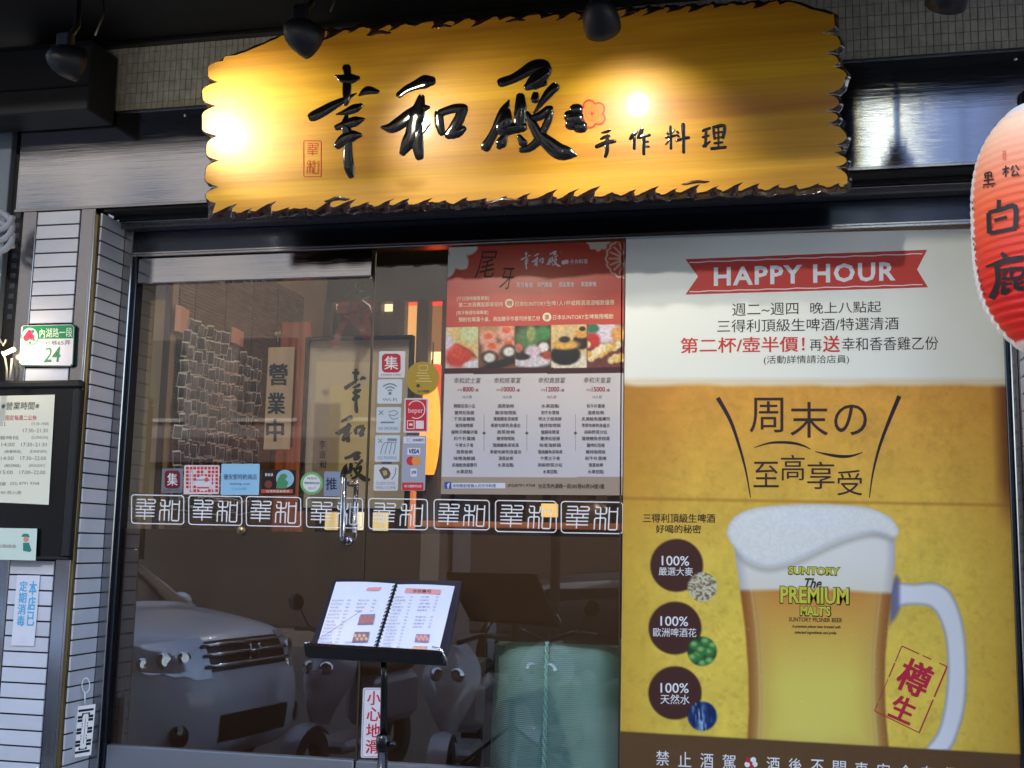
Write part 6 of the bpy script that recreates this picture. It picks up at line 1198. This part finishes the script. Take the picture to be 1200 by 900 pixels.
def pic(pts, cols, nm='food_picture'):
    mb = MB(); poly(mb, gt, pts, 0.0006, 0); a, b, c, d = pts
    for k in range(6):
        u = 0.12 + k * 0.15; x = a[0] + (b[0] - a[0]) * u + (d[0] - a[0]) * 0.5; y = a[1] + (d[1] - a[1]) * (0.35 + 0.3 * (k % 2)); poly(mb, gt, circ(x, y, 2.0, 8), 0.0009 + 0.0001 * k, 1)
    mb.build(nm, [ink(cols[0]), ink(cols[1])], mn)
pic([(423, 722.5), (440, 722), (437, 734), (419, 735)], ((150, 120, 140), (196, 120, 96))); pic([(416, 743), (433.5, 743), (431, 755), (412.5, 756)], ((136, 110, 126), (222, 176, 130))); pic([(488, 745.5), (504, 746), (502, 755.5), (486, 755)], ((160, 126, 150), (222, 160, 140))); pic([(485, 759.5), (501, 760), (499, 768), (482.5, 767.5)], ((216, 160, 140), (226, 176, 150)))
mb = MB(); mb.tube([onT(371, 755, 0.014), onT(423, 720, 0.014)], 0.0007, 5); mb.build('elastic_band', ink((120, 110, 110)), mn)

# ================================================================== STREET SIDE (seen mirrored in the glass)
tyre_m = M('tyre_rubber', (24, 24, 25), rough=0.8); dglass = M('dark_car_glass', (22, 26, 30), rough=0.05, coat=1.0)
def make_car(paint, label, pos, ang, zs=1.0, Hname=True):
    t = thing('parked_car', label, 'car', (0, 0, 0))
    prof = [(-0.12, 0.26, .82), (-0.03, 0.34, .86), (0.0, 0.50, .89), (-0.01, 0.66, .90), (-0.05, 0.80, .90), (-0.10, 0.93, .89), (-0.20, 1.02, .87), (-0.45, 1.08, .86), (-0.80, 1.13, .85), (-1.10, 1.17, .83), (-1.45, 1.42, .74), (-1.80, 1.61, .66), (-2.3, 1.68, .63), (-3.2, 1.66, .62), (-4.0, 1.52, .62), (-4.35, 1.15, .78), (-4.45, .80, .84), (-4.45, .40, .84)]
    P2 = crom(prof, 4)
    def Sf(i, u, out=0.0):
        x, z, w = P2[i]; au = abs(u); fr = max(0, min(1, (x + 1.3) / 1.3)); k = au ** 3
        return Vector((x - 0.34 * k * fr + out * (1 if z < 1.0 and x > -1 else 0.2), w * u + (out * (u if au > 0.8 else 0)), z * zs - (0.06 if x > -1.2 else 0.10) * k + out * (1 if z >= 1.0 else 0)))
    US = [-1 + 2 * k / 18 for k in range(19)]; mb = MB(); vs = [Sf(i, u) for i in range(len(P2)) for u in US]; W_ = len(US); ws, we = 36, 44
    fs = []; mi = []
    for i in range(len(P2) - 1):
        for j in range(W_ - 1): fs.append((i * W_ + j, i * W_ + j + 1, (i + 1) * W_ + j + 1, (i + 1) * W_ + j))
    gl = [f for f in fs if ws <= f[0] // W_ < we and 1 <= f[0] % W_ <= W_ - 3]; bd_ = [f for f in fs if f not in set(gl)]
    mb.add(vs, bd_, 0, True); n0 = len(mb.v)
    for sgn in (0, W_ - 1):   # flanks
        idx = [i * W_ + sgn for i in range(len(P2))]; low = []
        for i in idx: v = vs[i]; side = 1 if sgn else -1; low.append(Vector((v.x, side * (0.90 if -4.3 < v.x < -0.3 else abs(v.y)), min(v.z, 0.98 * zs))))
        low2 = [Vector((v.x, v.y, 0.30)) for v in low]; b = len(mb.v); mb.add([vs[i] for i in idx] + low + low2, [(k, k + 1, len(idx) + k + 1, len(idx) + k) for k in range(len(idx) - 1)] + [(len(idx) + k, len(idx) + k + 1, 2 * len(idx) + k + 1, 2 * len(idx) + k) for k in range(len(idx) - 1)], 0, True)
    mb.build('body', paint, t)
    mb = MB(); mb.add([v + Vector((0, 0, 0)) for v in vs], gl, 0, True); mb.build('windshield', dglass, t)
    for s in (-1, 1):
        mb = MB(); mb.add([(-1.45, s * .83, 1.02 * zs), (-3.9, s * .80, 1.02 * zs), (-3.75, s * .70, 1.42 * zs), (-1.95, s * .70, 1.50 * zs)], [(0, 1, 2, 3)]); mb.build('side_window', dglass, t)
        mb = MB(); us = [0.46 + 0.52 * k / 8 for k in range(9)]; r0, r1 = 15, 23
        vv = []
        for i in range(r0, r1 + 1):
            for k, u in enumerate(us): vv.append(Sf(min(max(i, r0 + (k + 1) // 2 - 1), r1), s * u, 0.006))
        mb.add(vv, [(a * 9 + k, a * 9 + k + 1, (a + 1) * 9 + k + 1, (a + 1) * 9 + k) for a in range(r1 - r0) for k in range(8)], 0, True); h = mb.build('headlight', M('headlight_glass', (196, 204, 214), rough=0.12, metal=0.4, coat=1), t)
        for u, r in ((0.64, 0.045), (0.76, 0.055), (0.88, 0.04)): c = Sf(19, s * u, 0.004); mb = MB(); mb.lathe([(0, 0.004), (r * .5, 0.006), (r, 0.004), (r * 1.05, -0.006)], c, (1, s * 0.35, 0.15), 16); mb.build('reflector', chrome, h)
        mb = MB(); c = Sf(7, s * 0.72, 0.01); mb.lathe([(0, 0.01), (0.06, 0.008), (0.07, 0)], c, (1, s * .3, 0), 14); mb.build('fog_lamp', dglass, t)
        mb = MB(); bm = bmesh.new(); bmesh.ops.create_uvsphere(bm, u_segments=12, v_segments=8, radius=1)
        for v in bm.verts: v.co = (-1.42 + v.co.x * .07, s * (1.0 + v.co.y * .11), 1.12 * zs + v.co.z * .08)
        mb.bm(bm, 0, True); mb.build('mirror', paint, t)
    mb = MB(); us = [-0.5 + k / 10 for k in range(11)]; vv = [Sf(i, u, 0.004) for i in range(16, 23) for u in us]; mb.add(vv, [(a * 11 + k, a * 11 + k + 1, (a + 1) * 11 + k + 1, (a + 1) * 11 + k) for a in range(6) for k in range(10)], 0, True); gr = mb.build('grille', black_gloss, t)
    for i in (17, 19, 21): mb = MB(); mb.tube([Sf(i, u, 0.014) for u in us], 0.013, 6); mb.build('grille_bar', chrome, gr)
    c = Sf(19, 0, 0.02); mb = MB(); ex = 0.045
    for a, b in (((-ex, -ex), (-ex * 1.15, ex)), ((ex, -ex), (ex * 1.15, ex)), ((-ex, 0), (ex, 0))): mb.tube([c + Vector((0.012, a[0], a[1])), c + Vector((0.012, b[0], b[1]))], 0.009, 6)
    mb.build('emblem', chrome, gr)
    mb = MB(); us = [-0.42 + 0.84 * k / 8 for k in range(9)]; vv = [Sf(i, u, 0.003) for i in range(5, 10) for u in us]; mb.add(vv, [(a * 9 + k, a * 9 + k + 1, (a + 1) * 9 + k + 1, (a + 1) * 9 + k) for a in range(4) for k in range(8)], 0, True); mb.build('air_intake', black_paint, t)
    for x in (-0.85, -3.55):
        for s in (-1, 1):
            mb = MB(); mb.lathe([(0.2, 0.0), (0.33, 0.0), (0.345, 0.03), (0.345, 0.17), (0.33, 0.2), (0.2, 0.2)], (x, s * 0.72, 0.345), (0, s, 0), 28); w_o = mb.build('wheel', tyre_m, t); mb = MB(); mb.lathe([(0.0, 0.19), (0.2, 0.17), (0.215, 0.205), (0.21, 0.15)], (x, s * 0.72, 0.345), (0, s, 0), 20); mb.build('rim', M('alloy', (150, 152, 156), rough=0.3, metal=1), w_o)
    t.location = pos; t.rotation_euler = (0, 0, ang); return t
silver = M('silver_white_paint', (206, 212, 226), rough=0.35, metal=0.0, coat=1.0)
make_car(silver, 'silver white car nosing towards the shop, seen mirrored in the lower left glass', (-3.26, -2.62, GZ), math.radians(9))
make_car(M('charcoal_paint', (40, 42, 48), rough=0.3, metal=0.4, coat=1), 'dark low car parked across the street, faint in the glass reflection', (1.4, -8.2, GZ), math.radians(2), 0.82)
def make_scooter(paint, label, pos, ang):
    t = thing('parked_scooter', label, 'scooter', (0, 0, 0), 'scooters parked before the shop'); mb = MB()   # +x forward
    rows_ = [(0.30, 0.44, 0.05), (0.32, 0.55, 0.11), (0.28, 0.68, 0.17), (0.22, 0.80, 0.19), (0.15, 0.90, 0.14), (0.10, 0.97, 0.07)]; vv = []
    for x, z, w in crom(rows_, 3):
        for k in range(9): u = -1 + k / 4; vv.append((x - 0.14 * abs(u) ** 2, w * u, z))
    nR = len(vv) // 9; mb.add(vv, [(a * 9 + k, a * 9 + k + 1, (a + 1) * 9 + k + 1, (a + 1) * 9 + k) for a in range(nR - 1) for k in range(8)], 0, True); mb.build('front_shield', paint, t)
    mb = MB()
    for s in (-1, 1):
        mb.tube([(0.12, s * .03, 0.98), (0.05, s * .18, 1.03), (0.0, s * .33, 1.02)], 0.016, 8)
    mb.build('handlebar', black_gloss, t)
    for s in (-1, 1):
        mb = MB(); mb.tube([(0.04, s * .2, 1.03), (0.06, s * .27, 1.16)], 0.006, 6); mb.lathe([(0, 0.012), (0.055, 0.01), (0.06, 0), (0.05, -0.01), (0, -0.012)], (0.06, s * .30, 1.2), (1, 0, 0), 16); mb.build('mirror', black_gloss, t)
        mb = MB(); mb.lathe([(0, 0.02), (0.035, 0.012), (0.045, 0)], (0.27, s * 0.07, 0.80), (1, s * 0.4, 0.2), 14); mb.build('headlight', chrome, t)
    mb = MB(); mb.lathe([(0.12, -0.045), (0.21, -0.05), (0.225, 0), (0.21, 0.05), (0.12, 0.045)], (0.36, 0, 0.225), (0, 1, 0), 26); mb.build('front_wheel', tyre_m, t); mb = MB(); mb.lathe([(0.12, -0.045), (0.21, -0.05), (0.225, 0), (0.21, 0.05), (0.12, 0.045)], (-0.85, 0, 0.225), (0, 1, 0), 26); mb.build('rear_wheel', tyre_m, t)
    mb = MB(); vv = []
    for k in range(9):
        a = math.radians(-10 + 25 * k * 0.75)
        for j in (-1, 0, 1): vv.append((0.36 + 0.25 * math.cos(a), j * 0.06, 0.225 + (0.25 - 0.02 * j * j) * math.sin(a)))
    mb.add(vv, [(a * 3 + k, a * 3 + k + 1, (a + 1) * 3 + k + 1, (a + 1) * 3 + k) for a in range(8) for k in range(2)], 0, True); mb.build('fender', paint, t)
    mb = MB(); mb.box(-1.0, -0.35, -0.15, 0.15, 0.35, 0.70, ch=0.06); mb.box(-0.4, 0.12, -0.15, 0.15, 0.24, 0.32, ch=0.03); mb.build('rear_body', paint, t); mb = MB(); mb.box(-0.98, -0.28, -0.14, 0.14, 0.70, 0.80, ch=0.04); mb.build('seat', black_paint, t)
    t.location = pos; t.rotation_euler = (0, 0, ang); return t
lilac = M('grey_lilac_paint', (150, 146, 160), rough=0.3, coat=1)
make_scooter(lilac, 'grey scooter nearest the car, mirrored behind the menu stand', (-2.86, -2.95, GZ), math.radians(98))
make_scooter(M('pale_grey_paint', (176, 176, 182), rough=0.3, coat=1), 'pale grey scooter mirrored right of the menu stand pole', (-2.04, -2.9, GZ), math.radians(84))
make_scooter(M('dark_grey_paint', (90, 94, 102), rough=0.3, coat=1), 'dark grey scooter mirrored beside the green woven cover', (-1.52, -3.45, GZ), math.radians(92))
# buildings across the street
def block(x0, x1, y, h, rgb, label, wc, floors, shop):
    t = thing('opposite_building', label, 'building', ((x0 + x1) / 2, y, 0), 'buildings across the street'); mb = MB(); mb.box(x0, x1, y - 2.5, y, GZ, h); mb.build('wall', M('render_%d' % rgb[0], rgb, rough=0.85, var=0.2, scale=(1.5, 1.5, 1.5)), t)
    n_ = int((x1 - x0) / 1.7)
    for fl in range(floors):
        for k in range(n_):
            xc = x0 + (k + 0.5) * (x1 - x0) / n_; zb = 3.3 + fl * 2.6
            mb = MB(); mb.box(xc - 0.5, xc + 0.5, y - 0.01, y + 0.02, zb, zb + 1.3); w = mb.build('window', wc, t); mb = MB(); mb.box(xc - 0.56, xc + 0.56, y + 0.021, y + 0.05, zb - 0.06, zb); mb.build('sill', M('pale_sill', (150, 148, 142), rough=0.7), w)
    mb = MB(); mb.box(x0 + 0.3, x1 - 0.3, y - 0.01, y + 0.03, 0.05, 2.5, ch=0.01); mb.build('shop_front', shop, t); mb = MB(); mb.box(x0 + 0.1, x1 - 0.1, y + 0.031, y + 0.5, 2.55, 2.95, ch=0.01); mb.build('awning', M('dull_awning_%d' % rgb[1], (70, 60, 62), rough=0.7), t)
wdk = M('dark_window', (28, 32, 38), rough=0.1); shp = M('dark_shop_front', (52, 48, 46), rough=0.4)
block(-30, -13, -13, 10.6, (88, 84, 80), 'grey house across the street, far left', wdk, 2, shp)
block(-12.9, -5, -12.6, 10.4, (112, 106, 100), 'brown-grey house across the street behind the parked car', wdk, 2, shp)
block(-4.9, 1.36, -13, 11.2, (86, 88, 96), 'dark grey house directly across the street', wdk, 2, shp)
block(1.78, 3.3, -13, 11.0, (74, 92, 128), 'narrow blue house across the street', wdk, 2, shp)
block(3.4, 14, -12.8, 11, (64, 60, 58), 'dark brown house across the street to the right', wdk, 2, shp)
# unseen street lamp, added because low light across the shop front implies it
t = thing('unseen_street_lamp', 'unseen lit street lamp on a curved post, added across the lane', 'street lamp', (-2.1, -6.7, GZ)); mb = MB(); mb.tube([(-2.1, -6.7, GZ), (-2.1, -6.7, 5.3), (-2.2, -6.66, 5.46), (-2.62, -6.52, 5.50)], 0.05, 12); mb.build('post', M('painted_post', (90, 94, 92), rough=0.5), t)
mb = MB(); mb.box(-3.0, -2.6, -6.62, -6.38, 5.42, 5.52, ch=0.03); mb.build('lamp_housing', M('lamp_grey', (110, 112, 112), rough=0.5), t)
mb = MB(); mb.lathe([(0.0, -0.09), (0.06, -0.08), (0.10, -0.04), (0.11, 0.0)], (-2.8, -6.5, 5.418), (0, 0, 1), 20); mb.build('bulb_cover', M('lit_bulb_cover', (255, 244, 214), emit=6), t)
L = bpy.data.lights.new('unseen_street_light', 'POINT'); L.energy = 100; L.color = (1.0, 0.97, 0.90); L.shadow_soft_size = 0.10; lo = bpy.data.objects.new('unseen_street_light', L); C.objects.link(lo); lo.location = (-2.8, -6.5, 5.05); lo.parent = t; lo.matrix_parent_inverse = parent_inv(t)
t = thing('added_lit_sign', 'tall narrow lit white sign added across the street for the streak mirrored in the fascia', 'sign', (1.5, -12.9, 4.5)); mb = MB(); mb.box(1.52, 1.72, -12.96, -12.8, 4.6, 9.8, ch=0.02); mb.build('light_panel', M('added_sign_glow', (246, 244, 200), emit=0.55), t); mb = MB(); mb.box(1.49, 1.75, -12.99, -12.9601, 4.5, 9.3); mb.build('frame', black_paint, t)  # glowing panel added to put a bright streak into the fascia's reflection
